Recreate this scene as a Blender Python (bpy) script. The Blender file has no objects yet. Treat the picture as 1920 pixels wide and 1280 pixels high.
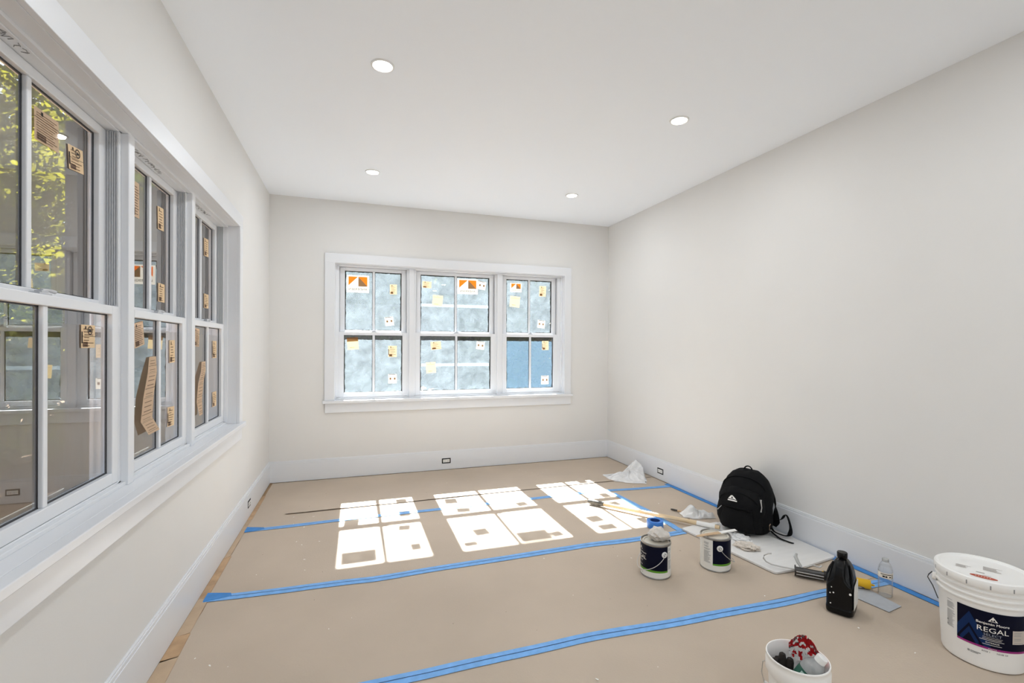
import bpy, bmesh, math, random
from mathutils import Vector, Matrix, noise

random.seed(7)
S = bpy.context.scene
COL = S.collection
PI = math.pi
R_ = math.radians

# ------------------------------------------------------------------ room size (metres)
L, R, D, H = 0.772, 2.865, 4.982, 2.74        # left wall x=-L, right wall x=R, back wall y=D
YF = -2.6                                      # wall behind the camera

# ------------------------------------------------------------------ camera
F_PX, YAW, PITCH, ROLL, CX, CY, HC = 884.725, 0.32479, -0.00237, 0.00439, 963.23, 652.45, 1.30044
fw = Vector((math.sin(YAW) * math.cos(PITCH), math.cos(YAW) * math.cos(PITCH), math.sin(PITCH)))
r0 = Vector((math.cos(YAW), -math.sin(YAW), 0)); u0 = r0.cross(fw)
rr = r0 * math.cos(ROLL) + u0 * math.sin(ROLL); uu = -r0 * math.sin(ROLL) + u0 * math.cos(ROLL)
cd = bpy.data.cameras.new('camera'); cam = bpy.data.objects.new('camera', cd); COL.objects.link(cam)
cd.sensor_width = 36; cd.sensor_fit = 'HORIZONTAL'; cd.lens = F_PX * 36 / 1920
cd.shift_x = (960 - CX) / 1920; cd.shift_y = (CY - 640) / 1920; cd.clip_start = 0.05
cam.matrix_world = Matrix(((rr.x, uu.x, -fw.x, 0), (rr.y, uu.y, -fw.y, 0), (rr.z, uu.z, -fw.z, HC), (0, 0, 0, 1)))
S.camera = cam

# ------------------------------------------------------------------ sky, sun, lamps, exposure
SUN_ELEV = R_(43.6)
w = bpy.data.worlds.new('sky'); S.world = w; w.use_nodes = True
nt = w.node_tree; nt.nodes.clear()
sky = nt.nodes.new('ShaderNodeTexSky'); sky.sky_type = 'NISHITA'; sky.sun_disc = False
sky.sun_elevation = SUN_ELEV; sky.sun_rotation = 0.0; sky.air_density = 1.0; sky.dust_density = 1.5
bgn = nt.nodes.new('ShaderNodeBackground'); bgn.inputs[1].default_value = 0.25
wo = nt.nodes.new('ShaderNodeOutputWorld')
nt.links.new(sky.outputs[0], bgn.inputs[0]); nt.links.new(bgn.outputs[0], wo.inputs[0])

def lamp(name, kind, energy, loc, rot=(0, 0, 0), color=(1, 1, 1), **kw):
    d = bpy.data.lights.new(name, kind); d.energy = energy; d.color = color
    for k, v in kw.items(): setattr(d, k, v)
    o = bpy.data.objects.new(name, d); COL.objects.link(o); o.location = loc; o.rotation_euler = rot
    return o
sun = lamp('sun', 'SUN', 26.0, (1, 12, 11), color=(0.96, 0.985, 1.0), angle=R_(0.6))
sd = Vector((0.0, -math.cos(SUN_ELEV), -math.sin(SUN_ELEV)))
sun.rotation_euler = sd.to_track_quat('-Z', 'Y').to_euler()
# added soft fill light, just inside the closed wall behind the camera
lamp('rear_fill', 'AREA', 9.0, (1.05, YF + 0.05, 1.25), (R_(90), 0, 0), (0.84, 0.92, 1.0), shape='RECTANGLE', size=3.3, size_y=2.3)

S.view_settings.view_transform = 'Standard'; S.view_settings.look = 'None'
S.view_settings.exposure = 0.91; S.view_settings.gamma = 1.0; S.view_settings.use_curve_mapping = False
cy_ = S.cycles
cy_.max_bounces = 14; cy_.diffuse_bounces = 8; cy_.glossy_bounces = 5; cy_.transmission_bounces = 8
cy_.transparent_max_bounces = 24; cy_.use_denoising = True; cy_.sample_clamp_indirect = 6.0
cy_.caustics_reflective = False; cy_.caustics_refractive = False

# ------------------------------------------------------------------ materials
def mat(name, col, rough=0.6, metal=0.0, spec=0.5, var=0.0, vscale=8.0, bump=0.0, bscale=60.0, trans=0.0, ior=1.45, alpha=1.0,
        emit=None, estr=0.0, coat=0.0, stretch=None):
    m = bpy.data.materials.new(name); m.use_nodes = True
    n = m.node_tree; b = n.nodes['Principled BSDF']
    b.inputs['Base Color'].default_value = (*col, 1); b.inputs['Roughness'].default_value = rough
    b.inputs['Metallic'].default_value = metal; b.inputs['Specular IOR Level'].default_value = spec
    b.inputs['Transmission Weight'].default_value = trans; b.inputs['IOR'].default_value = ior
    b.inputs['Alpha'].default_value = alpha; b.inputs['Coat Weight'].default_value = coat
    if emit: b.inputs['Emission Color'].default_value = (*emit, 1); b.inputs['Emission Strength'].default_value = estr
    tc = n.nodes.new('ShaderNodeTexCoord'); vec = tc.outputs['Object']
    if stretch:
        mp = n.nodes.new('ShaderNodeMapping'); mp.inputs['Scale'].default_value = stretch
        n.links.new(vec, mp.inputs['Vector']); vec = mp.outputs[0]
    if var > 0:
        t = n.nodes.new('ShaderNodeTexNoise'); t.inputs['Scale'].default_value = vscale; t.inputs['Detail'].default_value = 6
        n.links.new(vec, t.inputs['Vector'])
        mr = n.nodes.new('ShaderNodeMapRange'); mr.inputs['From Min'].default_value = .3; mr.inputs['From Max'].default_value = .7
        mr.inputs['To Min'].default_value = 1 - var; mr.inputs['To Max'].default_value = 1 + var
        n.links.new(t.outputs['Fac'], mr.inputs['Value'])
        mx = n.nodes.new('ShaderNodeMix'); mx.data_type = 'RGBA'; mx.blend_type = 'MULTIPLY'; mx.inputs[0].default_value = 1
        mx.inputs[6].default_value = (*col, 1)
        n.links.new(mr.outputs[0], mx.inputs[7]); n.links.new(mx.outputs[2], b.inputs['Base Color'])
    if bump > 0:
        t2 = n.nodes.new('ShaderNodeTexNoise'); t2.inputs['Scale'].default_value = bscale; t2.inputs['Detail'].default_value = 4
        n.links.new(vec, t2.inputs['Vector'])
        bp = n.nodes.new('ShaderNodeBump'); bp.inputs['Strength'].default_value = bump; bp.inputs['Distance'].default_value = .01
        n.links.new(t2.outputs['Fac'], bp.inputs['Height']); n.links.new(bp.outputs[0], b.inputs['Normal'])
    return m

def mix_mat(name, build):
    m = bpy.data.materials.new(name); m.use_nodes = True; n = m.node_tree; n.nodes.clear()
    out = n.nodes.new('ShaderNodeOutputMaterial'); sh = build(n); n.links.new(sh, out.inputs[0]); return m

def nd(n, t, **inp):
    x = n.nodes.new(t)
    for k, v in inp.items(): x.inputs[k].default_value = v
    return x

def glass_mat(name, f0, power, tint=(0.96, 0.98, 0.97), rough=0.0):
    def b(n):
        lw = nd(n, 'ShaderNodeLayerWeight', Blend=0.5)
        pw = n.nodes.new('ShaderNodeMath'); pw.operation = 'POWER'; pw.inputs[1].default_value = power
        n.links.new(lw.outputs['Facing'], pw.inputs[0])
        ma = n.nodes.new('ShaderNodeMath'); ma.operation = 'MULTIPLY_ADD'; ma.inputs[1].default_value = 1 - f0; ma.inputs[2].default_value = f0
        n.links.new(pw.outputs[0], ma.inputs[0])
        tr = nd(n, 'ShaderNodeBsdfTransparent', Color=(*tint, 1)); gl = nd(n, 'ShaderNodeBsdfGlossy', Roughness=rough)
        mx = n.nodes.new('ShaderNodeMixShader')
        n.links.new(ma.outputs[0], mx.inputs[0]); n.links.new(tr.outputs[0], mx.inputs[1]); n.links.new(gl.outputs[0], mx.inputs[2])
        return mx.outputs[0]
    return mix_mat(name, b)

def sheet_mat(name, col, trl, opac_lo, opac_hi, scale=6.0, gloss=0.0, stretch=(1, 1, 1), tcol=(1, 1, 1)):
    """thin plastic or paper: see-through part + light-scattering part"""
    def b(n):
        tc = n.nodes.new('ShaderNodeTexCoord')
        mp = n.nodes.new('ShaderNodeMapping'); mp.inputs['Scale'].default_value = stretch
        n.links.new(tc.outputs['Object'], mp.inputs['Vector'])
        no = nd(n, 'ShaderNodeTexNoise', Scale=scale, Detail=7.0, Roughness=0.65, Distortion=0.6); n.links.new(mp.outputs[0], no.inputs['Vector'])
        mr = n.nodes.new('ShaderNodeMapRange'); mr.inputs['From Min'].default_value = .35; mr.inputs['From Max'].default_value = .68
        mr.inputs['To Min'].default_value = opac_lo; mr.inputs['To Max'].default_value = opac_hi
        n.links.new(no.outputs['Fac'], mr.inputs['Value'])
        tl = nd(n, 'ShaderNodeBsdfTranslucent', Color=(*col, 1)); df = nd(n, 'ShaderNodeBsdfDiffuse', Color=(*col, 1))
        m1 = nd(n, 'ShaderNodeMixShader', Fac=trl); n.links.new(df.outputs[0], m1.inputs[1]); n.links.new(tl.outputs[0], m1.inputs[2])
        tp = nd(n, 'ShaderNodeBsdfTransparent', Color=(*tcol, 1))
        m2 = n.nodes.new('ShaderNodeMixShader'); n.links.new(mr.outputs[0], m2.inputs[0])
        n.links.new(tp.outputs[0], m2.inputs[1]); n.links.new(m1.outputs[0], m2.inputs[2]); res = m2.outputs[0]
        if gloss > 0:
            gl = nd(n, 'ShaderNodeBsdfGlossy', Roughness=0.18); lw = nd(n, 'ShaderNodeLayerWeight', Blend=gloss)
            m3 = n.nodes.new('ShaderNodeMixShader'); n.links.new(lw.outputs['Fresnel'], m3.inputs[0])
            n.links.new(res, m3.inputs[1]); n.links.new(gl.outputs[0], m3.inputs[2]); res = m3.outputs[0]
        return res
    return mix_mat(name, b)

M = {}
M['wall'] = mat('wall_paint', (.728, .720, .702), .75, var=.012, vscale=2.0, bump=.03, bscale=220)
M['ceiling'] = mat('ceiling_paint', (.875, .91, .955), .8, bump=.03, bscale=200)
M['trim'] = mat('trim_paint', (.75, .765, .79), .35, bump=.01, bscale=90)
M['vinyl'] = mat('window_vinyl', (.76, .775, .80), .38)
M['vinyl_grey'] = mat('jamb_liner_vinyl', (.52, .53, .55), .45)
M['bronze'] = mat('dark_exterior_frame', (.028, .028, .03), .5)
M['gasket'] = mat('black_gasket', (.03, .03, .035), .5)
M['glass'] = glass_mat('window_glass', .12, 3.0)
M['glass_side'] = glass_mat('side_window_glass', .15, 2.6)
M['film'] = sheet_mat('cloudy_protective_film', (.70, .82, .89), .82, .072, .128, 8.0)
M['film_blue'] = sheet_mat('smooth_blue_film', (.42, .68, .92), .85, .078, .086, 3.0)
def blur_film(n):
    df = nd(n, 'ShaderNodeBsdfDiffuse', Color=(.50, .36, .25, 1)); rf = nd(n, 'ShaderNodeBsdfRefraction', Roughness=.34, IOR=1.0001, Color=(.72, .70, .64, 1))
    tp = nd(n, 'ShaderNodeBsdfTransparent', Color=(.9, .9, .88, 1))
    m1 = nd(n, 'ShaderNodeMixShader', Fac=.78); n.links.new(tp.outputs[0], m1.inputs[1]); n.links.new(rf.outputs[0], m1.inputs[2])
    tc = n.nodes.new('ShaderNodeTexCoord'); mp = n.nodes.new('ShaderNodeMapping'); mp.inputs['Scale'].default_value = (1, 5, 1.2); n.links.new(tc.outputs['Object'], mp.inputs['Vector'])
    no = nd(n, 'ShaderNodeTexNoise', Scale=5.0, Detail=7.0, Roughness=.7, Distortion=.8); n.links.new(mp.outputs[0], no.inputs['Vector'])
    mr = n.nodes.new('ShaderNodeMapRange'); mr.inputs['From Min'].default_value = .35; mr.inputs['From Max'].default_value = .75; mr.inputs['To Min'].default_value = .10; mr.inputs['To Max'].default_value = .34
    n.links.new(no.outputs['Fac'], mr.inputs['Value'])
    m2 = n.nodes.new('ShaderNodeMixShader'); n.links.new(mr.outputs[0], m2.inputs[0]); n.links.new(m1.outputs[0], m2.inputs[1]); n.links.new(df.outputs[0], m2.inputs[2]); return m2.outputs[0]
M['film_side'] = mix_mat('hazy_side_film', blur_film)
M['seam'] = sheet_mat('film_overlap', (.75, .9, 1.0), .85, .08, .11, 9.0)
M['label_white'] = sheet_mat('white_label_paper', (.95, .88, .76), .10, .97, .99)
M['label_tan'] = sheet_mat('tan_label_paper', (.80, .60, .38), .10, .97, .99, 20.0)
M['label_yellow'] = sheet_mat('yellow_label_paper', (.93, .72, .40), .125, .97, .99)
M['label_kraft'] = sheet_mat('kraft_label_paper', (.80, .60, .42), .35, .98, .99, 20.0)
M['ink'] = mat('dark_ink', (.02, .016, .014), .7)
M['ink_brown'] = sheet_mat('brown_ink', (.30, .18, .09), .6, .98, .99)
M['ink_side'] = mat('brown_black_ink', (.17, .10, .06), .7)
M['ink_orange'] = sheet_mat('orange_ink', (.95, .27, .02), .7, .98, .99)
M['ink_grey'] = mat('grey_ink', (.30, .30, .30), .7)
M['paper'] = mat('kraft_floor_paper', (.50, .414, .328), .85, var=.07, vscale=1.6, bump=.10, bscale=120)
M['paper2'] = mat('kraft_floor_paper_edge', (.50, .37, .25), .85, var=.10, vscale=9, bump=.08, bscale=120)
M['subfloor'] = mat('subfloor_wood', (.30, .19, .10), .7, var=.2, vscale=5, stretch=(8, .6, 1))
M['tape'] = mat('blue_masking_tape', (.18, .41, .78), .65, var=.10, vscale=25, bump=.1, bscale=160)
M['tape_deep'] = mat('deep_blue_masking_tape', (.045, .22, .55), .6, var=.10, vscale=25)
M['tape_dark'] = mat('dark_blue_seam_shade', (.02, .055, .14), .7)
M['masking'] = mat('tan_masking_tape', (.46, .30, .17), .6, var=.18, vscale=14)
M['hole_black'] = mat('hole_black', (.006, .006, .007), .8)
M['white_plastic'] = mat('white_plastic', (.78, .78, .76), .32, bump=.015, bscale=40)
M['bucket_white'] = mat('bucket_white_plastic', (.87, .86, .835), .34, bump=.01, bscale=30)
M['steel'] = mat('tin_steel', (.36, .35, .33), .33, 1.0)
M['dark_steel'] = mat('dark_steel', (.07, .067, .064), .3, .9)
M['navy'] = mat('navy_label', (.002, .003, .015), .42, spec=.14)
M['navy_light'] = mat('navy_label_chevron', (.006, .024, .09), .42, spec=.14)
M['green'] = mat('green_band', (.10, .30, .02), .4)
M['magenta'] = mat('magenta_band', (.30, .015, .18), .4)
M['label_paper'] = mat('white_can_label', (.78, .77, .73), .4)
M['text_white'] = mat('white_print', (.85, .84, .80), .5)
M['paint'] = mat('beige_paint', (.60, .56, .48), .35, bump=.05, bscale=30)
M['wood'] = mat('pale_wood', (.68, .52, .32), .5, var=.12, vscale=4, stretch=(1, 1, .2))
M['wood_stick'] = mat('stir_stick_wood', (.55, .38, .23), .6, var=.15, vscale=30)
M['white_coat'] = mat('white_paint_coat', (.80, .79, .76), .5, bump=.1, bscale=40)
M['grip'] = mat('dark_grey_grip', (.10, .095, .085), .45, var=.6, vscale=40)
M['black_cloth'] = mat('black_nylon', (.005, .005, .0055), .7, spec=.15, bump=.35, bscale=260)
M['black_web'] = mat('black_webbing', (.0035, .0035, .004), .8, spec=.15, bump=.5, bscale=400)
M['black_plastic'] = mat('black_plastic', (.0022, .0022, .0025), .25, spec=.28, bump=.015, bscale=25)
M['dull_silver'] = mat('dull_silver', (.55, .54, .52), .4, .7)
M['foam'] = mat('white_foam', (.74, .73, .71), .55, var=.03, vscale=6, bump=.12, bscale=14, stretch=(1, 5, 1))
M['yellow'] = mat('yellow_cartridge', (.80, .47, .015), .35)
M['blue_print'] = mat('blue_print', (.02, .06, .22), .4)
M['orange_red'] = mat('red_oval_print', (.45, .07, .03), .5)
M['pvc'] = glass_mat('clear_bottle_plastic', .05, 3.0, (.985, .99, .99), .06)
M['water'] = glass_mat('bottled_water', .02, 4.0, (.985, .99, .99), .0)
M['frost'] = sheet_mat('frosted_bottle_plastic', (.82, .84, .83), .45, .50, .72, 12, gloss=.25)
M['bag'] = sheet_mat('clear_bag_plastic', (.98, .98, .98), .16, .82, .97, 12, gloss=.2)
M['bag_white'] = sheet_mat('milky_bag_plastic', (.98, .98, .97), .16, .86, .98, 14, gloss=.2)
M['rag'] = mat('paint_stained_rag', (.66, .60, .53), .85, var=.25, vscale=30, bump=.4, bscale=90)
M['rag_grey'] = mat('grey_white_crumpled_sheet', (.62, .58, .53), .7, var=.2, vscale=14, bump=.3, bscale=60)
M['red'] = mat('red_bag_print', (.62, .008, .014), .4)
M['green_label'] = mat('dark_green_label', (.012, .085, .055), .4)
M['glove'] = mat('dark_brown_glove', (.018, .013, .010), .8, bump=.4, bscale=120)
M['sandpaper'] = mat('grey_blue_sheet', (.42, .44, .47), .8, var=.04, vscale=30)
M['fleck'] = mat('dried_white_paint', (.82, .82, .79), .6)
M['speck'] = mat('dark_speck', (.09, .075, .06), .8)
M['light_lens'] = mat('lit_lens', (1, 1, 1), .5, emit=(1, .98, .95), estr=9.0)
M['dirt'] = mat('bare_brown_dirt', (.17, .095, .05), .95, var=.25, vscale=1.5, bump=.4, bscale=8)
M['bark'] = mat('bark', (.07, .05, .035), .9, var=.3, vscale=9, bump=.5, bscale=20)
def leaf_mat(name, col):
    def b(n):
        df = nd(n, 'ShaderNodeBsdfDiffuse', Color=(*col, 1)); tl = nd(n, 'ShaderNodeBsdfTranslucent', Color=(col[0] * 1.7, col[1] * 1.5, col[2], 1))
        mx = nd(n, 'ShaderNodeMixShader', Fac=.45); n.links.new(df.outputs[0], mx.inputs[1]); n.links.new(tl.outputs[0], mx.inputs[2]); return mx.outputs[0]
    return mix_mat(name, b)
M['leaf'] = leaf_mat('green_leaves', (.032, .048, .007)); M['leaf_y'] = leaf_mat('yellow_green_leaves', (.16, .17, .022))

# ------------------------------------------------------------------ builders
ORG = {}
STUFFY = {'print', 'lettering', 'small_print', 'lid_print', 'oval_lettering', 'label_print', 'emblem_cutout', 'emblem', 'lid_notch', 'slot', 'white_spot', 'red_print', 'clear_panel', 'jamb_liner', 'glazing_gasket', 'chevron_print'}
class B:
    def __init__(s): s.bm = bmesh.new()
    def box(s, x0, x1, y0, y1, z0, z1, mp=None):
        vs = []
        for x in (x0, x1):
            for y in (y0, y1):
                for z in (z0, z1):
                    p = (x, y, z)
                    vs.append(s.bm.verts.new(mp(*p) if mp else p))
        for f in ((0, 1, 3, 2), (4, 6, 7, 5), (0, 4, 5, 1), (2, 3, 7, 6), (0, 2, 6, 4), (1, 5, 7, 3)):
            s.bm.faces.new([vs[i] for i in f])
        return s
    def quad(s, pts): s.bm.faces.new([s.bm.verts.new(p) for p in pts]); return s
    def patch(s, x0, x1, z0, z1, mp, nx=1, nz=1):
        g = [[s.bm.verts.new(mp(x0 + (x1 - x0) * i / nx, z0 + (z1 - z0) * j / nz)) for j in range(nz + 1)] for i in range(nx + 1)]
        for i in range(nx):
            for j in range(nz): s.bm.faces.new((g[i][j], g[i + 1][j], g[i + 1][j + 1], g[i][j + 1]))
        return s
    def rings(s, rings, closed=True, cap=True, loop=False):
        vr = [[s.bm.verts.new(p) for p in r] for r in rings]
        n = len(vr[0]); pairs = list(zip(vr, vr[1:])) + ([(vr[-1], vr[0])] if loop else [])
        for a, b in pairs:
            for i in range(n if closed else n - 1):
                j = (i + 1) % n
                s.bm.faces.new((a[i], a[j], b[j], b[i]))
        if cap and closed and not loop:
            s.bm.faces.new(vr[0][::-1]); s.bm.faces.new(vr[-1])
        return s
    def tube(s, path, r, n=10, closed=False, flat=1.0):
        path = [Vector(p) for p in path]; m = len(path); rs = r if isinstance(r, (list, tuple)) else [r] * m
        rings = []; up = Vector((0, 0, 1))
        for i, p in enumerate(path):
            a = path[(i - 1) % m] if (closed or i > 0) else p; b = path[(i + 1) % m] if (closed or i < m - 1) else p
            t = (b - a).normalized(); x = t.cross(up)
            if x.length < 1e-3: x = t.cross(Vector((0, 1, 0)))
            x.normalize(); y = x.cross(t)
            rings.append([p + x * rs[i] * math.cos(2 * PI * k / n) + y * rs[i] * flat * math.sin(2 * PI * k / n) for k in range(n)])
        return s.rings(rings, cap=not closed, loop=closed)
    def lathe(s, prof, n=48, cap=(True, True), mtx=None, a0=0.0, a1=2 * PI):
        full = abs(a1 - a0 - 2 * PI) < 1e-6; rows = []
        for r, z in prof:
            row = []
            for k in range(n if full else n + 1):
                a = a0 + (a1 - a0) * k / n; p = Vector((r * math.cos(a), r * math.sin(a), z))
                row.append(s.bm.verts.new(mtx @ p if mtx else p))
            rows.append(row)
        for a, b in zip(rows, rows[1:]):
            for k in range(n):
                j = (k + 1) % n if full else k + 1
                s.bm.faces.new((a[k], a[j], b[j], b[k]))
        if full and cap[0]: s.bm.faces.new(rows[0][::-1])
        if full and cap[1]: s.bm.faces.new(rows[-1])
        return s
    def mesh(s, verts, faces, mp=None):
        vs = [s.bm.verts.new(mp(v) if mp else v) for v in verts]
        for f in faces:
            try: s.bm.faces.new([vs[i] for i in f])
            except ValueError: pass
        return s
    def build(s, name, m, parent=None, smooth=False, world=False, bevel=0.0, label=None, weld=False):
        if weld: bmesh.ops.remove_doubles(s.bm, verts=s.bm.verts, dist=1e-5)
        bmesh.ops.recalc_face_normals(s.bm, faces=s.bm.faces)
        if world and parent is not None:
            bmesh.ops.translate(s.bm, verts=s.bm.verts, vec=-ORG.get(parent.name, Vector((0, 0, 0))))
        me = bpy.data.meshes.new(name); s.bm.to_mesh(me); s.bm.free()
        if smooth:
            for p in me.polygons: p.use_smooth = True
            try: me.set_sharp_from_angle(angle=R_(38))
            except Exception: pass
        me.materials.append(m if not isinstance(m, str) else M[m])
        o = bpy.data.objects.new(name, me); COL.objects.link(o)
        if parent is not None:
            o.parent = parent; ORG[o.name] = ORG.get(parent.name, Vector((0, 0, 0)))
        if bevel:
            bv = o.modifiers.new('edge', 'BEVEL'); bv.width = bevel; bv.segments = 2; bv.limit_method = 'ANGLE'
        if label: o['label'] = label
        if name in STUFFY: o['kind'] = 'stuff'
        return o

def thing(name, label, cat, loc=(0, 0, 0), rz=0.0, group=None):
    o = bpy.data.objects.new(name, None); COL.objects.link(o); o.empty_display_size = .05
    o.location = loc; o.rotation_euler = (0, 0, rz); o['label'] = label
    if cat: o['category'] = cat
    if group: o['group'] = group
    ORG[o.name] = Vector(loc); return o
def tag(o, label, cat, group=None):
    o['label'] = label; o['category'] = cat
    if group: o['group'] = group
    return o
def struct(o, label):
    o['kind'] = 'structure'; o['label'] = label; return o

_txt = {}
def text_geo(s, size, align='CENTER'):
    k = (s, size, align)
    if k not in _txt:
        c = bpy.data.curves.new('lettering', 'FONT'); c.body = s; c.size = size; c.align_x = align; c.resolution_u = 3
        o = bpy.data.objects.new('lettering', c); COL.objects.link(o)
        bpy.context.view_layer.update()
        me = bpy.data.meshes.new_from_object(o.evaluated_get(bpy.context.evaluated_depsgraph_get()))
        _txt[k] = ([v.co.copy() for v in me.vertices], [list(p.vertices) for p in me.polygons])
        bpy.data.objects.remove(o); bpy.data.curves.remove(c); bpy.data.meshes.remove(me)
    return _txt[k]

def fbm(p, o=4):
    return noise.fractal(Vector(p), 0.9, 2.0, o)

# ------------------------------------------------------------------ room shell
ZT = 0.20
WB = lambda u, v, z: (u, D + v, z)            # back wall: u = x, v = depth outward
WL = lambda u, v, z: (-L - v, u, z)           # left wall: u = y, v = depth outward
BU0, BU1 = -0.187, 2.287                       # clear opening of the back window
LU0, LU1 = 1.262, 3.690                        # clear opening of the left window
Z0, Z1 = 0.765, 2.122
def wall_with_hole(a0, a1, h0, h1, mp):
    b = B(); t = .17; e = .022
    b.box(a0, a1, 0, t, 0, Z0 - .02, mp); b.box(a0, a1, 0, t, Z1 + e, H + .1, mp)
    b.box(a0, h0 - e, 0, t, Z0 - .02, Z1 + e, mp); b.box(h1 + e, a1, 0, t, Z0 - .02, Z1 + e, mp)
    return b
struct(wall_with_hole(-L - .17, R + .17, BU0, BU1, WB).build('wall_back', 'wall'), 'off-white painted end wall with the sunny triple window')
struct(wall_with_hole(YF, D, LU0, LU1, WL).build('wall_left', 'wall'), 'off-white painted side wall with the grey-lit triple window')
struct(B().box(R, R + .17, YF, D, 0, H + .1).build('wall_right', 'wall'), 'long blank off-white painted wall')
struct(B().box(-L - .17, R + .17, YF - .17, YF, 0, H + .1).build('wall_front', 'wall'), 'off-white painted wall behind the viewer')
struct(B().box(-L, R, YF, D, H, H + .1).build('ceiling', 'ceiling'), 'smooth white ceiling with four recessed lights')
struct(B().box(-L - .17, R + .17, YF - .17, D + .17, -.12, -.0045).build('floor', 'subfloor'), 'brown floor under the kraft paper')
def base_prof(mp, a0, a1):                     # flat board with a small stepped cap
    b = B(); b.box(a0, a1, -.016, 0, 0, ZT - .022, mp); b.box(a0, a1, -.013, 0, ZT - .022, ZT - .008, mp); b.box(a0, a1, -.009, 0, ZT - .008, ZT, mp)
    return b
struct(base_prof(WB, -L, R).build('baseboard_back', 'trim', bevel=.002), 'tall white baseboard under the sunny window')
struct(base_prof(WL, YF, D).build('baseboard_left', 'trim', bevel=.002), 'tall white baseboard under the grey-lit window')
struct(base_prof(lambda u, v, z: (R + v, u, z), YF, D).build('baseboard_right', 'trim', bevel=.002), 'tall white baseboard along the blank wall')

# ------------------------------------------------------------------ window trim
def window_trim(name, mp, u0, u1, mulls, label):
    t = thing(name, label, None, mp((u0 + u1) / 2, 0, Z0)); t['kind'] = 'structure'
    W = dict(parent=t, world=True)
    o = .006
    B().box(u0 - .095, u1 + .085, -.02, 0, Z1 + .002, 2.214, mp).build('head_casing', 'trim', bevel=.002, **W)
    B().box(u0 - .095, u0 - .002, -.02, 0, Z0, Z1 + .002, mp).build('side_casing', 'trim', bevel=.002, **W)
    B().box(u1 + .002, u1 + .085, -.02, 0, Z0, Z1 + .002, mp).build('side_casing', 'trim', bevel=.002, **W)
    B().box(u0 - .11, u1 + .102, -.042, 0, Z0 - .028, Z0, mp).box(u0 - .02, u1 + .02, 0, .078, Z0 - .028, Z0, mp).build('stool', 'trim', bevel=.003, **W)
    B().box(u0 - .09, u1 + .085, -.018, 0, .645, Z0 - .028, mp).build('apron', 'trim', bevel=.002, **W)
    B().box(u0 - .02, u0, 0, .078, Z0, Z1, mp).build('jamb_board', 'trim', bevel=.001, **W)
    B().box(u1, u1 + .02, 0, .078, Z0, Z1, mp).build('jamb_board', 'trim', bevel=.001, **W)
    B().box(u0 - .02, u1 + .02, 0, .078, Z1, Z1 + .02, mp).build('head_jamb_board', 'trim', bevel=.001, **W)
    B().box(u0, u0 + .012, .052, .074, Z0, Z1 - .012, mp).build('stop_bead', 'trim', bevel=.002, **W)
    B().box(u1 - .012, u1, .052, .074, Z0, Z1 - .012, mp).build('stop_bead', 'trim', bevel=.002, **W)
    B().box(u0, u1, .052, .074, Z1 - .012, Z1, mp).build('stop_bead', 'trim', bevel=.002, **W)
    B().box(u0, u1, .058, .074, Z0, Z0 + .014, mp).build('stop_bead', 'trim', bevel=.002, **W)
    for a, c in mulls:
        m = (a + c) / 2
        B().box(m - .026, m + .026, .050, .076, Z0, Z1 - .012, mp).build('mullion_strip', 'trim', bevel=.003, **W)
    return t
BS = [(-.152, .519), (.609, 1.481), (1.571, 2.236)]
LS = [(1.300, 2.166), (2.256, 2.911), (3.000, 3.668)]
window_trim('trim_1', WB, BU0, BU1, [(BS[0][1], BS[1][0]), (BS[1][1], BS[2][0])], 'white painted casing, stool and apron round the sunny window')
window_trim('trim_2', WL, LU0, LU1, [(LS[0][1], LS[1][0]), (LS[1][1], LS[2][0])], 'white painted casing, stool and apron round the grey-lit window')

# ------------------------------------------------------------------ double-hung window units
ST = .047
def glass_sash(win, mp, name, u0, u1, z0, z1, v, bot, top, film, gap):
    pane = 'glass_side' if film == 'film_side' else 'glass'
    W = dict(world=True)
    g0, g1, gz0, gz1 = u0 + ST, u1 - ST, z0 + bot, z1 - top
    s = B().box(u0, g0, v, v + .034, z0, z1, mp).box(g1, u1, v, v + .034, z0, z1, mp).box(g0, g1, v, v + .034, z0, gz0, mp).box(g0, g1, v, v + .034, gz1, z1, mp)
    s = s.build(name, 'vinyl', win, bevel=.0025, **W)
    m = (g0 + g1) / 2
    B().box(m - .0115, m + .0115, v + .005, v + .026, gz0, gz1, mp).build('muntin', 'vinyl', s, bevel=.003, **W)
    e = .0045
    k = B()
    for a0, a1, b0, b1 in ((g0, g0 + e, gz0, gz1), (m - .0155, m - .0115, gz0, gz1), (m + .0115, m + .0155, gz0, gz1), (g1 - e, g1, gz0, gz1), (g0, g1, gz0, gz0 + e), (g0, g1, gz1 - e, gz1)):
        k.box(a0, a1, v + .0165, v + .0225, b0, b1, mp)
    k.build('glazing_gasket', 'gasket', s, **W)
    for a, c in ((g0, m), (m, g1)):
        B().quad([mp(a, v + .018, gz0), mp(c, v + .018, gz0), mp(c, v + .018, gz1), mp(a, v + .018, gz1)]).build('glass_pane', pane, s, **W)
        f = B(); n = 14; f0 = a + .011; f1 = c - .011; t0 = gz0 + .007; t1 = gz1 - gap
        edge = []
        for i in range(n): edge.append((f0 + (f1 - f0) * i / n, t0))
        for i in range(n): edge.append((f1, t0 + (t1 - t0) * i / n))
        for i in range(n): edge.append((f1 - (f1 - f0) * i / n, t1))
        for i in range(n): edge.append((f0, t1 - (t1 - t0) * i / n))
        edge = [(x + random.uniform(-.0035, .0035), z + random.uniform(-.003, .003)) for x, z in edge]
        f.bm.faces.new([f.bm.verts.new(mp(x, v + .0235, z)) for x, z in edge])
        f.build('protective_film', film, s, **W)
    return s, m, gz0, gz1

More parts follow.
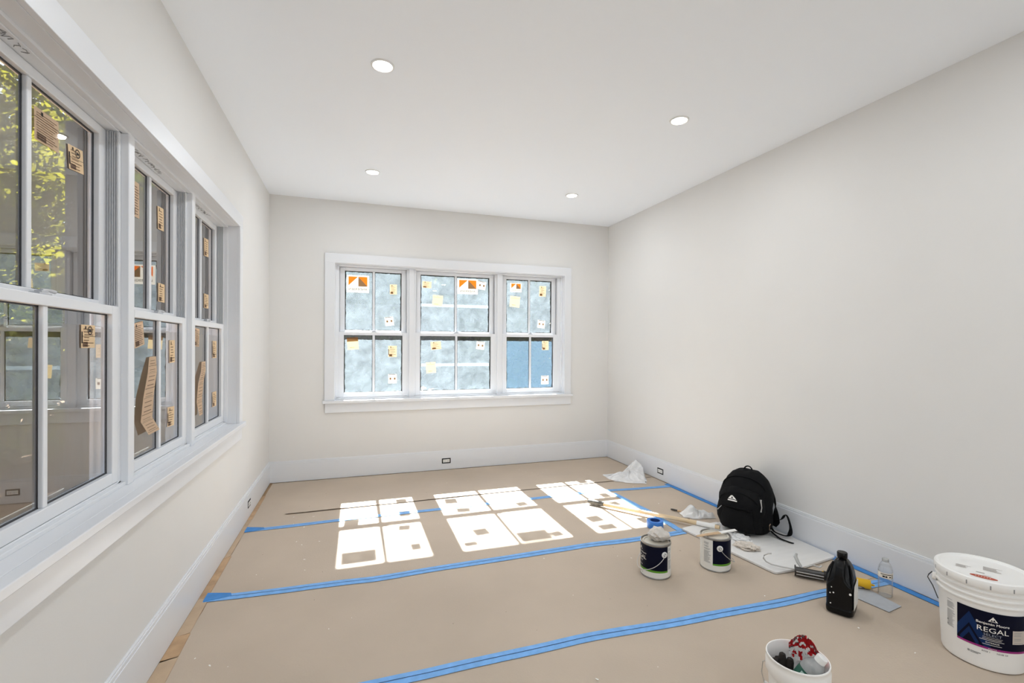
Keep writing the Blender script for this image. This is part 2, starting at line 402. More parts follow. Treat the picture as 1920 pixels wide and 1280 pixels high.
def window_unit(idx, mp, u0, u1, films, label, seam=False, fr2=.035):
    win = thing('window_%d' % idx, label, None, mp((u0 + u1) / 2, .09, Z0)); win['kind'] = 'structure'
    W = dict(parent=win, world=True); fr = .035; q = .024
    B().box(u0 - fr, u0, .074, .16, Z0, Z1, mp).box(u1, u1 + fr2, .074, .16, Z0, Z1, mp).box(u0 - fr, u1 + fr, .074, .16, 2.106, Z1, mp).box(u0 - fr, u1 + fr, .074, .16, Z0, .785, mp).box(u0 - .001, u0 + .009, .1465, .16, Z0, Z1, mp).box(u1 - .009, u1 + .001, .1465, .16, Z0, Z1, mp).build('window_frame', 'vinyl', **W, bevel=.002)
    # grooved jamb liners beside the upper sash
    k = B()
    for i in range(5):
        v = .076 + i * .0072
        for a0, a1 in ((u0 - .001, u0 + .0055), (u1 - .0055, u1 + .001)): k.box(a0, a1, v, v + .0045, 1.45, 2.104, mp)
    k.build('jamb_liner', 'vinyl_grey', **W, bevel=.001)
    B().box(u0 - fr, u0 + .004, .16, .235, Z0 - .02, Z1, mp).box(u1 - .004, u1 + fr, .16, .235, Z0 - .02, Z1, mp).box(u0 - fr, u1 + fr, .16, .235, 2.165, Z1 + .07, mp).box(u0 - fr, u1 + fr, .16, .24, Z0 - .04, Z0 + .01, mp).build('exterior_frame', 'bronze', **W)
    lo = glass_sash(win, mp, 'lower_sash', u0, u1, .787, 1.446, .074, .042, .032, films[1], .046)
    up = glass_sash(win, mp, 'upper_sash', u0 + .007, u1 - .007, 1.428, 2.104, .112, .036, .033, films[0], .010)
    if seam:
        for s, v, z in ((up[0], .1365, 1.748), (lo[0], .0985, 1.105)):
            B().patch(u0 + ST + .014, u1 - ST - .014, z - .016, z + .016, lambda x, zz: mp(x, v, zz), 8, 1).build('film_overlap', 'seam', s, world=True)
    m = (u0 + u1) / 2
    lk = B().box(m - .03, m + .03, .078, .104, 1.446, 1.452, mp).box(m - .012, m + .02, .082, .100, 1.452, 1.459, mp)
    lk.tube([mp(m - .0, .09, 1.459), mp(m + .03, .086, 1.461), mp(m + .055, .084, 1.459)], [.006, .005, .006], 8)
    lk.build('sash_lock', 'vinyl_grey', **W, bevel=.001)
    return win
FB = ('film', 'film'); FS = ('film_side', 'film_side')
window_unit(1, WB, *BS[0], FB, 'narrow double-hung window beside the left corner on the sunny end wall')
window_unit(2, WB, *BS[1], FB, 'wide middle double-hung window on the sunny end wall', seam=True)
window_unit(3, WB, *BS[2], ('film', 'film_blue'), 'narrow double-hung window with plain blue lower panes on the sunny end wall', fr2=.056)
window_unit(4, WL, *LS[0], FS, 'nearest and widest double-hung window of the side wall')
window_unit(5, WL, *LS[1], FS, 'middle double-hung window of the side wall, with the long curled paper')
window_unit(6, WL, *LS[2], FS, 'farthest double-hung window of the side wall')
# pencil-like scribbles on the head frame above the side-wall sashes
for wi, (a, c) in ((4, LS[0]), (5, LS[1]), (6, LS[2])):
    k = B(); rnd = random.Random(wi)
    for i in range(13):
        u = a + .01 + i * .028
        pts = [(-L - rnd.uniform(.081, .104), u + rnd.uniform(-.012, .012) + j * .006, 2.1052) for j in range(5)]
        k.tube(pts, .0011, 5)
    k = k.build('marker_scribble', 'ink_grey', bpy.data.objects['window_%d' % wi], world=True); k['kind'] = 'stuff'

# ------------------------------------------------------------------ stickers on the panes
def sticker(mp, u, z, wd, h, v, kind, label, rot=0.0, flip=1, seed=0, group=None, curl=0.0):
    """flat printed paper on the room side of the glass"""
    t = thing('window_sticker', label, 'sticker', mp(u, v, z), 0, group)
    ca, sa = math.cos(rot), math.sin(rot)
    def P(off):
        def f(x, y):
            c = curl * max(0, (-y / h) + .1) ** 2 if curl else 0
            return mp(u + x * ca - y * sa, v - off - c, z + x * sa + y * ca)
        return f
    rnd = random.Random(seed)
    paper = {'logo': 'label_white', 'yellow': 'label_yellow', 'kraft': 'label_kraft', 'bars': 'label_tan', 'faces': 'label_white', 'wide': 'label_tan', 'fold': 'label_yellow'}[kind]
    B().patch(-wd / 2, wd / 2, -h / 2, h / 2, P(.0012), 2, 6).build('paper', paper, t, world=True)
    k = B(); br = B(); og = B()
    X = lambda a: (a - .5) * wd
    Y = lambda a: (a - .5) * h
    q = lambda b, a0, a1, b0, b1: b.patch(X(a0), X(a1), Y(b0), Y(b1), P(.0022))
    if kind == 'logo':
        zz = lambda pts, off: [P(off)(X(a), Y(c)) for a, c in pts]
        og.quad(zz([(.08, .36), (.08, .92), (.50, .92), (.48, .86)], .0022)) if False else None
        og.quad(zz([(.08, .40), (.08, .92), (.50, .92)], .0022))            # left orange wedge
        og.quad(zz([(.52, .92), (.92, .92), (.92, .38)], .0022))            # right orange wedge
        br.quad(zz([(.52, .36), (.52, .92), (.92, .38), (.92, .36)], .0024))
        vs, fs = text_geo('ANDERSEN', h * .185)
        pf = P(.0026); k.mesh(vs, fs, lambda p: pf(-p.x * 1.12, Y(.13) + p.y))   # printed to be read from outside
    elif kind in ('yellow', 'fold'):
        q(br, .08, .92, .80, .82); q(br, .2, .6, .16, .19); q(br, .45, .5, .9, .95)
        if kind == 'fold': q(br, .0, 1.0, .66, 1.0)
    elif kind == 'faces':
        q(k, .05, .85, .93, .98)
        for a in (.25, .75): q(br, a - .10, a + .10, .38, .62)
    else:
        n = 11 if kind == 'kraft' else 7
        for i in range(n):
            y = .08 + .84 * i / n
            if kind == 'kraft': q(br, .08, rnd.uniform(.7, .93), y, y + .022)
            else: q(br, .12 + rnd.random() * .1, .5 + rnd.random() * .4, y, y + .03)
        if kind == 'kraft': q(k, .0, 1.0, .70, .712)
        q(k, .26, .34, .82, .94)
        q(br, .10, .45, .05, .26)
        if 'round' in label or 'two-part' in label:
            f_ = P(.0024)
            for i in range(18):
                a0_, a1_ = 2 * PI * i / 18, 2 * PI * (i + 1) / 18
                k.quad([f_(.010 + r_ * math.cos(t_), h * .26 + r_ * math.sin(t_)) for r_, t_ in ((.0115, a0_), (.0115, a1_), (.0150, a1_), (.0150, a0_))])
            k.quad([f_(.002, h * .26 - .006), f_(.018, h * .26 - .004), f_(.018, h * .26 + .001), f_(.004, h * .26 + .006)])
            q(k, .0, 1.0, .50, .515)
        if kind == 'bars' and seed % 2: q(k, .02, .09, .2, .7)
    if len(k.bm.faces): k.build('lettering' if kind == 'logo' else 'print', 'ink', t, world=True)
    if len(br.bm.faces): br.build('print', 'ink_side' if mp is WL else 'ink_brown', t, world=True)
    if len(og.bm.faces): og.build('print', 'ink_orange', t, world=True)
    return t
VL, VU = .0905, .1285
u1, u2, u3 = 'of the narrow window by the left corner', 'of the wide middle window', 'of the narrow window by the blank wall'
E1 = 'on the sunny end wall'
for row in (
    (.028, 1.941, .219, .176, VU, 'logo', 'large orange logo label, upper left pane ' + u1),
    (.382, 1.900, .072, .103, VU, 'bars', 'tan printed sticker, upper right pane ' + u1),
    (.342, 1.565, .087, .092, VU, 'faces', 'cream sticker, upper right pane ' + u1, .14),
    (-.020, 1.330, .108, .124, VL, 'fold', 'tilted brown-topped yellow sticker, lower left pane ' + u1, .08),
    (.373, 1.249, .087, .117, VL, 'bars', 'tan printed sticker, lower right pane ' + u1),
    (.374, .965, .087, .096, VL, 'faces', 'cream sticker, lower right pane ' + u1),
    (.732, 1.966, .097, .070, VU, 'wide', 'wide tan sticker, upper left pane ' + u2, -.04),
    (.848, 1.798, .110, .117, VU, 'yellow', 'yellow square note in the upper left pane ' + u2, -.08),
    (1.181, 1.966, .230, .166, VU, 'logo', 'large orange logo label, upper right pane ' + u2),
    (1.342, 1.985, .090, .091, VU, 'faces', 'small cream sticker right beside the logo label ' + u2, -.15),
    (.826, 1.313, .109, .085, VL, 'wide', 'wide tan sticker, lower left pane ' + u2, .10),
    (.773, 1.076, .103, .115, VL, 'yellow', 'yellow square note in the lower left pane ' + u2, .06),
    (1.319, 1.316, .092, .088, VL, 'faces', 'small cream sticker, lower right pane ' + u2, -.12),
    (1.745, 1.980, .136, .104, VU, 'logo', 'smaller orange logo label, upper left pane ' + u3),
    (1.732, 1.818, .118, .122, VU, 'yellow', 'yellow note under the smaller logo label ' + u3, -.08),
    (2.073, 1.951, .084, .121, VU, 'bars', 'tan printed sticker, upper right pane ' + u3, -.05),
    (2.058, 1.568, .090, .091, VU, 'faces', 'cream sticker, upper right pane ' + u3, -.10),
    (2.094, 1.320, .082, .105, VL, 'bars', 'tan printed sticker, blue lower right pane ' + u3),
    (2.091, .921, .092, .101, VL, 'faces', 'cream sticker, blue lower right pane ' + u3),
):
    sticker(WB, *row[:7], rot=row[7] if len(row) > 7 else 0.0, seed=int(row[0] * 997))
s1, s2, s3 = 'of the nearest side-wall window', 'of the middle side-wall window', 'of the farthest side-wall window'
for row in (
    (1.835, 1.960, .122, .098, VU, 'kraft', 'large printed tan label in the upper right pane ' + s1, .02),
    (1.995, 1.930, .090, .080, VU, 'bars', 'small tan label with a round mark, upper pane ' + s1, .10),
    (1.987, 1.330, .088, .078, VL, 'bars', 'small two-part tan label in the lower right pane ' + s1, .0),
    (2.452, 1.931, .078, .152, VU, 'kraft', 'tall printed tan label in the upper left pane ' + s2, .02),
    (2.733, 1.918, .075, .110, VU, 'bars', 'tan label high in the upper right pane ' + s2, .05),
    (2.745, 1.558, .081, .090, VU, 'bars', 'tan label low in the upper right pane ' + s2, .0),
    (2.385, 1.346, .098, .102, VL, 'kraft', 'tilted tan note in the lower left pane ' + s2, .18),
    (2.767, 1.271, .073, .112, VL, 'bars', 'upright tan label high in the lower right pane ' + s2, .02),
    (2.752, .950, .090, .095, VL, 'bars', 'creased tan label low in the lower right pane ' + s2, -.04),
    (3.478, 1.925, .090, .112, VU, 'bars', 'tan label high in the upper right pane ' + s3, .04),
    (3.482, 1.584, .090, .090, VU, 'bars', 'tan label low in the upper right pane ' + s3, .0),
    (3.148, 1.348, .100, .104, VL, 'kraft', 'straight tan note in the lower left pane ' + s3, -.06),
    (3.517, 1.276, .086, .110, VL, 'bars', 'upright tan label high in the lower right pane ' + s3, .0),
    (3.515, .955, .086, .095, VL, 'bars', 'tan label low in the lower right pane ' + s3, .0),
):
    sticker(WL, *row[:7], rot=row[7], seed=int(row[0] * 991))
# two long tan papers peeling off the lower panes and hanging curled
def curled(label, pts, wd0):
    """pts: centre line (u, z, v) with widths"""
    t = thing('curled_paper', label, 'sticker', WL(pts[0][0], VL, pts[0][1]))
    b = B(); rows = []
    n = 30; P = [Vector((a, c, d, wz)) if False else (a, c, d, wz) for a, c, d, wz in pts]
    def at(s):
        x = s * (len(P) - 1); i = min(int(x), len(P) - 2); f = x - i; f = f * f * (3 - 2 * f)
        return [P[i][k] * (1 - f) + P[i + 1][k] * f for k in range(4)]
    def f(s, e, off=0.0):
        u, z, v, wd = at(s); return WL(u + e * wd / 2, v - off, z + e * wd * .02)
    g = [[b.bm.verts.new(f(i / n, e)) for e in (-1, 0, 1)] for i in range(n + 1)]
    for i in range(n):
        for j in range(2): b.bm.faces.new((g[i][j], g[i][j + 1], g[i + 1][j + 1], g[i + 1][j]))
    b.build('paper', 'label_kraft', t, world=True, smooth=True)
    k = B()
    for i in range(2, n - 1):
        if i % 4 == 0: k.quad([f((i + .0) / n, -.95, .0015), f((i + .0) / n, .95, .0015), f((i + .12) / n, .95, .0015), f((i + .12) / n, -.95, .0015)])
        else: k.quad([f((i + .3) / n, -.7, .0015), f((i + .3) / n, .6, .0015), f((i + .45) / n, .6, .0015), f((i + .45) / n, -.7, .0015)])
    k.build('print', 'ink_side', t, world=True)
    return t
curled('long tan paper curling off the middle side-wall window',
       [(2.52, 1.250, VL - .004, .075), (2.500, 1.18, VL - .010, .10), (2.455, 1.08, VL - .012, .11), (2.44, .98, VL - .010, .12), (2.50, .915, VL - .018, .12)], .1)
curled('long tan paper curling off the farthest side-wall window',
       [(3.27, 1.205, VL - .004, .075), (3.245, 1.15, VL - .010, .09), (3.19, 1.08, VL - .012, .10), (3.17, .98, VL - .010, .10), (3.195, .895, VL - .012, .06)], .1)

# ------------------------------------------------------------------ recessed ceiling lights
first = None
for i, (x, y, lb) in enumerate(((.130, 2.510, 'large round recessed ceiling light nearest the grey-lit side windows'), (1.940, 2.500, 'round recessed ceiling light nearest the blank wall and the viewer'),
                (.134, 4.066, 'round recessed ceiling light in the far corner by the side windows'), (1.943, 4.066, 'smallest round recessed ceiling light, far end near the blank wall'))):
    t = thing('recessed_light', lb, 'ceiling light', (x, y, H), 0, 'recessed ceiling lights')
    if first is None:
        a = B().lathe([(.047, -.004), (.050, -.0075), (.0575, -.0065), (.0595, 0), (.047, 0)], 40, (False, False)).build('trim_ring', 'white_plastic', t, smooth=True)
        c = B().lathe([(.0005, -.0035), (.047, -.0035), (.047, -.001)], 40, (True, False)).build('lens', 'light_lens', t)
        first = (a, c)
    else:
        for o in first:
            k = o.copy(); COL.objects.link(k); k.parent = t
    l = lamp('recessed_lamp', 'AREA', 3.3, (0, 0, -.012), (0, 0, 0), (.90, .95, 1), shape='DISK', size=.085); l.parent = t
for x in (.13, 1.94):                           # the same row goes on behind the viewer
    for y in (.94, -.62, -1.9):
        l = lamp('recessed_lamp', 'AREA', 3.3, (x, y, H - .012), (0, 0, 0), (.90, .95, 1), shape='DISK', size=.085)

# ------------------------------------------------------------------ floor paper, tapes
def ragged(x0, x1, y0, y1, z, amp, nx=24, ny=10, seed=1):
    rnd = random.Random(seed); b = B()
    wob = lambda s: amp * noise.noise(Vector((s * 2.3, seed * 3.1, 0)))
    e = []
    for i in range(nx): t = i / nx; e.append((x0 + (x1 - x0) * t, y0 + wob(t * 6)))
    for i in range(ny): t = i / ny; e.append((x1 + wob(t * 3 + 9) * .6, y0 + (y1 - y0) * t))
    for i in range(nx): t = i / nx; e.append((x1 - (x1 - x0) * t, y1 + wob(t * 6 + 20)))
    for i in range(ny): t = i / ny; e.append((x0 + wob(t * 3 + 30) * .9, y1 - (y1 - y0) * t))
    top = [b.bm.verts.new((x, y, z)) for x, y in e]; bot = [b.bm.verts.new((x, y, z - .002)) for x, y in e]
    b.bm.faces.new(top); n = len(e)
    for i in range(n): b.bm.faces.new((top[i], bot[i], bot[(i + 1) % n], top[(i + 1) % n]))
    return b
XR = R - .018
for i, (x0, x1, y0, y1, z, lb) in enumerate((
    (-.735, XR - .004, 3.735, D - .02, -.0022, 'kraft floor paper under the loose top sheet along the sunny end wall'),
    (-.505, XR - .006, 4.010, D - .035, -.0002, 'loose kraft floor paper lying on top along the sunny end wall'),
    (-.725, XR - .01, 2.768, 3.732, -.0022, 'kraft floor paper strip with the bright window patches'),
    (-.705, XR - .01, 1.884, 2.764, -.0022, 'kraft floor paper strip under the two paint cans'),
    (-.700, XR - .01, .940, 1.880, -.0022, 'kraft floor paper strip under the buckets, nearest the viewer'),
    (-.700, XR - .01, -.02, .936, -.0022, 'kraft floor paper strip just behind the nearest one'),
    (-.700, XR - .01, YF + .02, -.024, -.0022, 'kraft floor paper behind the viewer'))):
    if i == 1:                                   # loose sheet: its near edge curls up a little
        bb = B(); nx = 60; rows = []
        for j, (dy, hz) in enumerate(((0, .0055), (.012, .0040), (.03, .0020), (.06, .0008), (.12, .0003), (y1 - y0, .0003))):
            row = []
            for k in range(nx + 1):
                f = k / nx; x = x0 + (x1 - x0) * f; e = .040 * f + .012 * noise.noise(Vector((f * 5, 3, 1)))
                lift = hz * (.45 + .55 * abs(noise.noise(Vector((f * 4, 8, 2)))) * 1.6 + (.5 if f < .12 else 0))
                row.append(bb.bm.verts.new((x + (.012 * noise.noise(Vector((dy * 4, 7, 3))) if k == 0 else 0), (y0 + e + dy) if j < 5 else y1, lift if hz > .0005 else hz)))
            rows.append(row)
        for A, C in zip(rows, rows[1:]):
            for k in range(nx): bb.bm.faces.new((A[k], A[k + 1], C[k + 1], C[k]))
        o = bb.build('floor_paper', 'paper'); sm_ = o.modifiers.new('thickness', 'SOLIDIFY'); sm_.thickness = .0008; sm_.offset = 1
    else: o = ragged(x0, x1, y0, y1, z, .006, seed=i + 1).build('floor_paper', 'paper')
    tag(o, lb, 'floor paper')
# tan tape pieces along the foot of the side wall
tt = [(1.62, 2.10, .056, -.002), (2.10, 2.30, .066, .002), (2.29, 2.47, .060, 0), (2.47, 2.80, .052, -.002), (2.80, 3.30, .040, 0), (3.30, 3.96, .030, .001), (3.96, 4.55, .03, 0)]
for i, (a, c, wd, z) in enumerate(tt):
    b = B(); x0 = -L + .0165
    b.mesh([(x0, a, .0006), (x0 + wd, a + .02, .0006), (x0 + wd * .92, c + .015, .0006), (x0, c, .0006), (x0, a, -.002), (x0 + wd, a + .02, -.002), (x0 + wd * .92, c + .015, -.002), (x0, c, -.002)],
           [(0, 1, 2, 3), (0, 4, 5, 1), (1, 5, 6, 2), (2, 6, 7, 3), (3, 7, 4, 0)])
    o = b.build('masking_tape', 'masking' if i % 2 == 0 else 'paper2')
    lbs = ['dark tan tape piece at the foot of the side wall, nearest the viewer', 'pale tan tape piece at the foot of the side wall beyond the nearest dark one',
           'short tan tape piece below the near end of the longest blue tape', 'tan tape piece ending beside the frayed blue tape end', 'narrow pale tape piece between the two frayed blue tape ends',
           'thin dark tape piece beside the side-wall outlet', 'thin pale tape piece in the far corner of the side wall']
    tag(o, lbs[i], 'tape')
def tape(label, pts, wd, m='tape', seam_shade=True, z=.0012, wob=.006, ends=None):
    t = thing('blue_tape', label, 'tape', (pts[0][0], pts[0][1], 0))
    P = [Vector((x, y, 0)) for x, y in pts]; n = 48; sm = []
    for i in range(n + 1):
        s = i / n * (len(P) - 1); k = min(int(s), len(P) - 2); f = s - k; sm.append(P[k].lerp(P[k + 1], f))
    b = B(); c = B(); gb = []; gc = []
    for i, p in enumerate(sm):
        d = (sm[min(i + 1, n)] - sm[max(i - 1, 0)]).normalized(); nn = Vector((-d.y, d.x, 0))
        wv = wob * noise.noise(Vector((i * .21, wd * 90 + p.y, 0)))
        wl = wd / 2 + .003 * noise.noise(Vector((i * .37, 5, p.y))); wr = wd / 2 + .003 * noise.noise(Vector((i * .37, 9, p.y)))
        c0 = p + nn * wv
        gb.append([b.bm.verts.new(c0 + nn * a + Vector((0, 0, zz))) for a, zz in ((-wr, 0), (-wr, z), (-.004, z + .0014), (0, z + .0005), (.004, z + .0016), (wl, z), (wl, 0))])
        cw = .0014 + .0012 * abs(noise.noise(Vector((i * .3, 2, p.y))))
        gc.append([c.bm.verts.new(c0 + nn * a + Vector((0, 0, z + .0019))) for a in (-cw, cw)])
    for i in range(n):
        for j in range(6): b.bm.faces.new((gb[i][j], gb[i][j + 1], gb[i + 1][j + 1], gb[i + 1][j]))
        c.bm.faces.new((gc[i][0], gc[i][1], gc[i + 1][1], gc[i + 1][0]))
    b.build('tape_strip', m, t, world=True)
    if seam_shade: c.build('seam_shade', 'tape_dark', t, world=True)  # dark strip for the paper gap and the shading of the crease
    else: c.bm.free()
    return t
t1 = tape('longest-reaching blue tape under the bright window patches, nearest the end wall', [(-.725, 3.74), (-.1, 3.757), (.985, 3.775), (2.04, 3.80), (2.5, 3.752), (2.80, 3.728)], .052)
t2 = tape('blue tape between the bright window patches and the paint cans', [(-.725, 2.795), (-.28, 2.765), (.10, 2.748), (.72, 2.767), (1.45, 2.781), (1.84, 2.762), (2.21, 2.77)], .062)
t3 = tape('nearest blue tape, running from the bottom of the view to the black jug', [(-.70, 1.875), (.11, 1.884), (.50, 1.888), (.99, 1.893), (1.54, 1.868), (2.02, 1.85), (2.37, 1.845), (2.80, 1.83)], .060)
tape('deep blue tape along the foot of the blank wall', [(2.822, 3.80), (2.824, 3.0), (2.822, 2.0), (2.822, 1.3), (2.822, .6)], .046, 'tape_deep', seam_shade=False, z=.0016, wob=.004)
tape('short blue tape joining two tapes past the tape roll', [(2.19, 3.70), (2.215, 3.2), (2.20, 2.80)], .05, seam_shade=False, z=.0018, wob=.003)
for t, x, y in ((t1, -.722, 3.742), (t2, -.722, 2.797)):  # frayed double ends
    b = B(); b.mesh([(x, y - .035, .0005), (x + .12, y - .012, .003), (x + .11, y + .022, .004), (x + .0, y + .040, .012), (x - .004, y - .03, .006)], [(0, 1, 2, 3, 4)])
    b.build('folded_end', 'tape_deep', t, world=True, label='darker folded tape end')

# dried paint flecks and specks on the paper
def flecks(n, m, name, label, smin, smax, seed, elong=2.0):
    rnd = random.Random(seed); b = B()
    for i in range(n):
        x = rnd.uniform(-.65, 2.7); y = rnd.uniform(1.2, 4.8); s = rnd.uniform(smin, smax); a = rnd.uniform(0, PI); k = rnd.randint(4, 6); e = rnd.uniform(1, elong)
        pts = []
        for j in range(k):
            t = 2 * PI * j / k; r = s * rnd.uniform(.6, 1.2); px, py = r * e * math.cos(t), r * math.sin(t)
            pts.append((x + px * math.cos(a) - py * math.sin(a), y + px * math.sin(a) + py * math.cos(a), .0012))
        b.bm.faces.new([b.bm.verts.new(p) for p in pts])
    o = b.build(name, m); o['kind'] = 'stuff'; return tag(o, label, 'debris')
flecks(80, 'fleck', 'paint_flecks', 'white dried paint flecks scattered over the kraft paper', .0012, .0048, 3, 2.6)
flecks(90, 'speck', 'dirt_specks', 'tiny dark dirt specks scattered over the kraft paper', .0008, .0032, 5, 3.0)

# ------------------------------------------------------------------ wall outlets without cover plates
def outlet(mp, u, z, label, wd=.094, h=.054):
    t = thing('wall_outlet', label, 'outlet', mp(u, -.016, z))
    B().box(u - wd / 2, u + wd / 2, -.0172, -.015, z - h / 2, z + h / 2, mp).build('hole_plate', 'hole_black', t, world=True)  # black plate stands in for the dark inside the open hole
    a, c = wd / 2 - .011, h / 2 - .011
    B().box(u - a, u + a, -.020, -.0172, z - c, z + c, mp).build('receptacle', 'white_plastic', t, world=True, bevel=.001)
    k = B()
    for s in (-1, 1):
        for e in (-1, 1): k.box(u + s * .018 + e * .006 - .0012, u + s * .018 + e * .006 + .0012, -.0206, -.0195, z - .006, z + .004, mp)
    k.build('slot', 'hole_black', t, world=True)
outlet(WB, .923, .092, 'uncovered outlet in the baseboard under the sunny window')
outlet(lambda u, v, z: (R + v, u, z), 3.930, .088, 'uncovered outlet in the baseboard of the blank wall, past the backpack')
outlet(WL, 4.03, .106, 'uncovered outlet in the baseboard under the side windows')

# ------------------------------------------------------------------ gallon paint cans
def cyl_map(r, th0, off=0.0):
    rf = r if callable(r) else (lambda z: r)
    return lambda x, z: ((rf(z) + off) * math.cos(th0 + x / rf(z)), (rf(z) + off) * math.sin(th0 + x / rf(z)), z)
def stripes(b, mp, x0, x1, z0, z1, n, seed, duty=.45, nx=4):
    rnd = random.Random(seed); dz = (z1 - z0) / n
    for i in range(n):
        if rnd.random() < .12: continue
        z = z1 - (i + 1) * dz; e = x1 - (x1 - x0) * rnd.uniform(0, .35)
        b.patch(x0, e, z, z + dz * duty, mp, nx)
def can(label, x, y, navy0, navy1, ear, front_text, hook_dir):
    t = thing('paint_can', label, 'paint can', (x, y, 0)); tc = math.atan2(-y, -x); r = .0835; h = .192
    B().lathe([(r - .003, .001), (r + .0015, .0), (r + .0022, .003), (r, .006), (r, h - .012), (r + .0018, h - .009), (r + .0026, h - .004), (r + .001, h), (r - .003, h + .0005), (r - .006, h - .004), (r - .007, h - .012), (r - .020, h - .013)], 72, (True, False)).build('can_body', 'steel', t, smooth=True)
    B().lathe([(.0005, h - .010), (r - .019, h - .011), (r - .016, h - .006), (r - .0075, h - .006)], 60, (True, False)).build('lid', 'paint', t, smooth=True, label='lid coated with dried beige paint')
    a0, a1 = tc + R_(navy0), tc + R_(navy1)
    z0, z1 = .0065, h - .0125
    full = cyl_map(r, 0.0, .0006)
    B().patch(0, 2 * PI * r, z0, z1, full, 96).build('label_wrap', 'label_paper', t, smooth=True)
    B().patch(a0 * r, a1 * r, .036, z1, cyl_map(r, 0, .0011), 40).build('navy_panel', 'navy', t, smooth=True)
    gm = cyl_map(r, 0, .0012); b = B(); n = 40
    g = [[b.bm.verts.new(gm(a0 * r + (a1 - a0) * r * i / n, .036 + (.012 if j else 0) * (.75 + .25 * math.sin(i / n * PI)) - .0 )) for j in (0, 1)] for i in range(n + 1)]
    for i in range(n): b.bm.faces.new((g[i][0], g[i + 1][0], g[i + 1][1], g[i][1]))
    b.build('green_band', 'green', t, smooth=True)
    k = B(); w0 = a1 * r + .004; stripes(k, cyl_map(r, 0, .0011), w0, w0 + .030, .05, z1 - .01, 22, 3)
    w1 = a0 * r - .055; stripes(k, cyl_map(r, 0, .0011), w1, w1 + .045, .045, z1 - .015, 24, 5)
    k.build('small_print', 'ink_grey', t)
    if front_text is not None:
        fm = cyl_map(r, tc + R_(front_text), .0016); b = B()
        for s, sz, zz in (('Benjamin Moore', .0135, .128), ('REGAL', .030, .098), ('SELECT', .013, .083), ('INTERIOR', .0075, .060)):
            vs, fs = text_geo(s, sz); b.mesh(vs, fs, lambda p: fm(p.x, zz + p.y))
        b.quad([fm(-.013, .145), fm(.013, .145), fm(.0, .168)])
        b.build('lettering', 'text_white', t)
        b = B(); b.quad([fm(-.006, .1475), fm(.006, .1475), fm(0, .157)]); b.build('emblem_cutout', 'navy', t)
        b = B(); vs, fs = text_geo('N547  1X', .010); b.mesh(vs, fs, lambda p: fm(p.x, .016 + p.y)); b.build('lettering', 'ink', t)
    # bail ears and wire
    for sgn in (0, PI):
        ea = tc + R_(ear) + sgn
        mt = Matrix.Rotation(ea, 4, 'Z') @ Matrix.Translation((r + .0005, 0, .138)) @ Matrix.Rotation(R_(90), 4, 'Y')
        B().lathe([(.017, 0), (.017, .003), (.013, .0055), (.0085, .0055), (.0085, .003), (.005, .003), (.005, .0075), (.001, .008)], 28, (True, True), mt).build('bail_ear', 'white_plastic', t, smooth=True)
        B().lathe([(.0085, .0036), (.0048, .0036)], 24, (False, False), mt).build('ear_hollow', 'dark_steel', t)
    pts = []
    for i in range(25):
        q = i / 24; a = tc + R_(ear) - q * PI * hook_dir if True else 0
        zz = .138 - .095 * math.sin(q * PI) ** .8; rad = r + .009 + .012 * math.sin(q * PI)
        pts.append((rad * math.cos(a), rad * math.sin(a), zz))
    B().tube(pts, .0018, 8).build('bail_wire', 'dull_silver', t, smooth=True)
    return t, h
can1, ch = can('navy paint can with crumpled sheet heaped on its lid', 1.652, 2.319, -112, 50, 34, -68, 1)
can2, _ = can('navy paint can with a stir stick lying across its lid', 2.043, 2.281, -9, 120, 17, None, -1)

def crumple(name, loc, size, seed, m, label, cat, sub=4, rough=.55, freq=2.2, flatz=True, rz=0.0, ridged=True):
    bm = bmesh.new(); bmesh.ops.create_icosphere(bm, subdivisions=sub, radius=1)
    o = Vector((seed * 7.3, seed * 3.1, seed))
    for v in bm.verts:
        d = v.co.normalized(); p = d * freq + o
        n1 = noise.noise(p); n2 = 1 - 2 * abs(noise.noise(p * 2.1 + o)); n3 = 1 - 2 * abs(noise.noise(p * 4.3))
        k = 1 + rough * (.55 * n1 + (.35 * n2 + .2 * n3 if ridged else .2 * n3))
        q = d * k; q = Vector((q.x * size[0], q.y * size[1], q.z * size[2] + size[2] * .75))
        if q.z < 0: q.z = 0.0006 * (1 + n3)
        v.co = q
    b = B(); b.bm.free(); b.bm = bm
    ob = b.build(name, m, smooth=True); ob.location = loc; ob.rotation_euler = (0, 0, rz)
    return tag(ob, label, cat)
crumple('crumpled_sheet', (1.672, 2.322, ch + .001 - .004), (.045, .040, .030), 2, 'rag_grey', 'crumpled grey-white sheet stuck on the lid of the nearest paint can', 'wrapping', rough=.95, freq=1.35, sub=3)
# stir stick
sx = thing('stir_stick', 'flat wooden stir stick with a white painted end lying across the paint can', 'stick', (2.043, 2.281, ch + .001), math.atan2(-.10, 1.0))
sx.rotation_euler = (0, R_(-3.2), math.atan2(-.10, 1.0))
def stick(b, x0, x1, wa, wb): b.mesh([(x0, -wa, 0), (x1, -wb, 0), (x1, wb, 0), (x0, wa, 0), (x0, -wa, .004), (x1, -wb, .004), (x1, wb, .004), (x0, wa, .004)], [(0, 3, 2, 1), (4, 5, 6, 7), (0, 1, 5, 4), (1, 2, 6, 5), (2, 3, 7, 6), (3, 0, 4, 7)])
b = B(); stick(b, -.125, -.085, .008, .013); stick(b, -.085, .03, .013, .013); b.build('bare_wood', 'wood_stick', sx)
b = B(); stick(b, .03, .14, .0135, .0125); b.build('painted_end', 'white_coat', sx, label='white painted end')

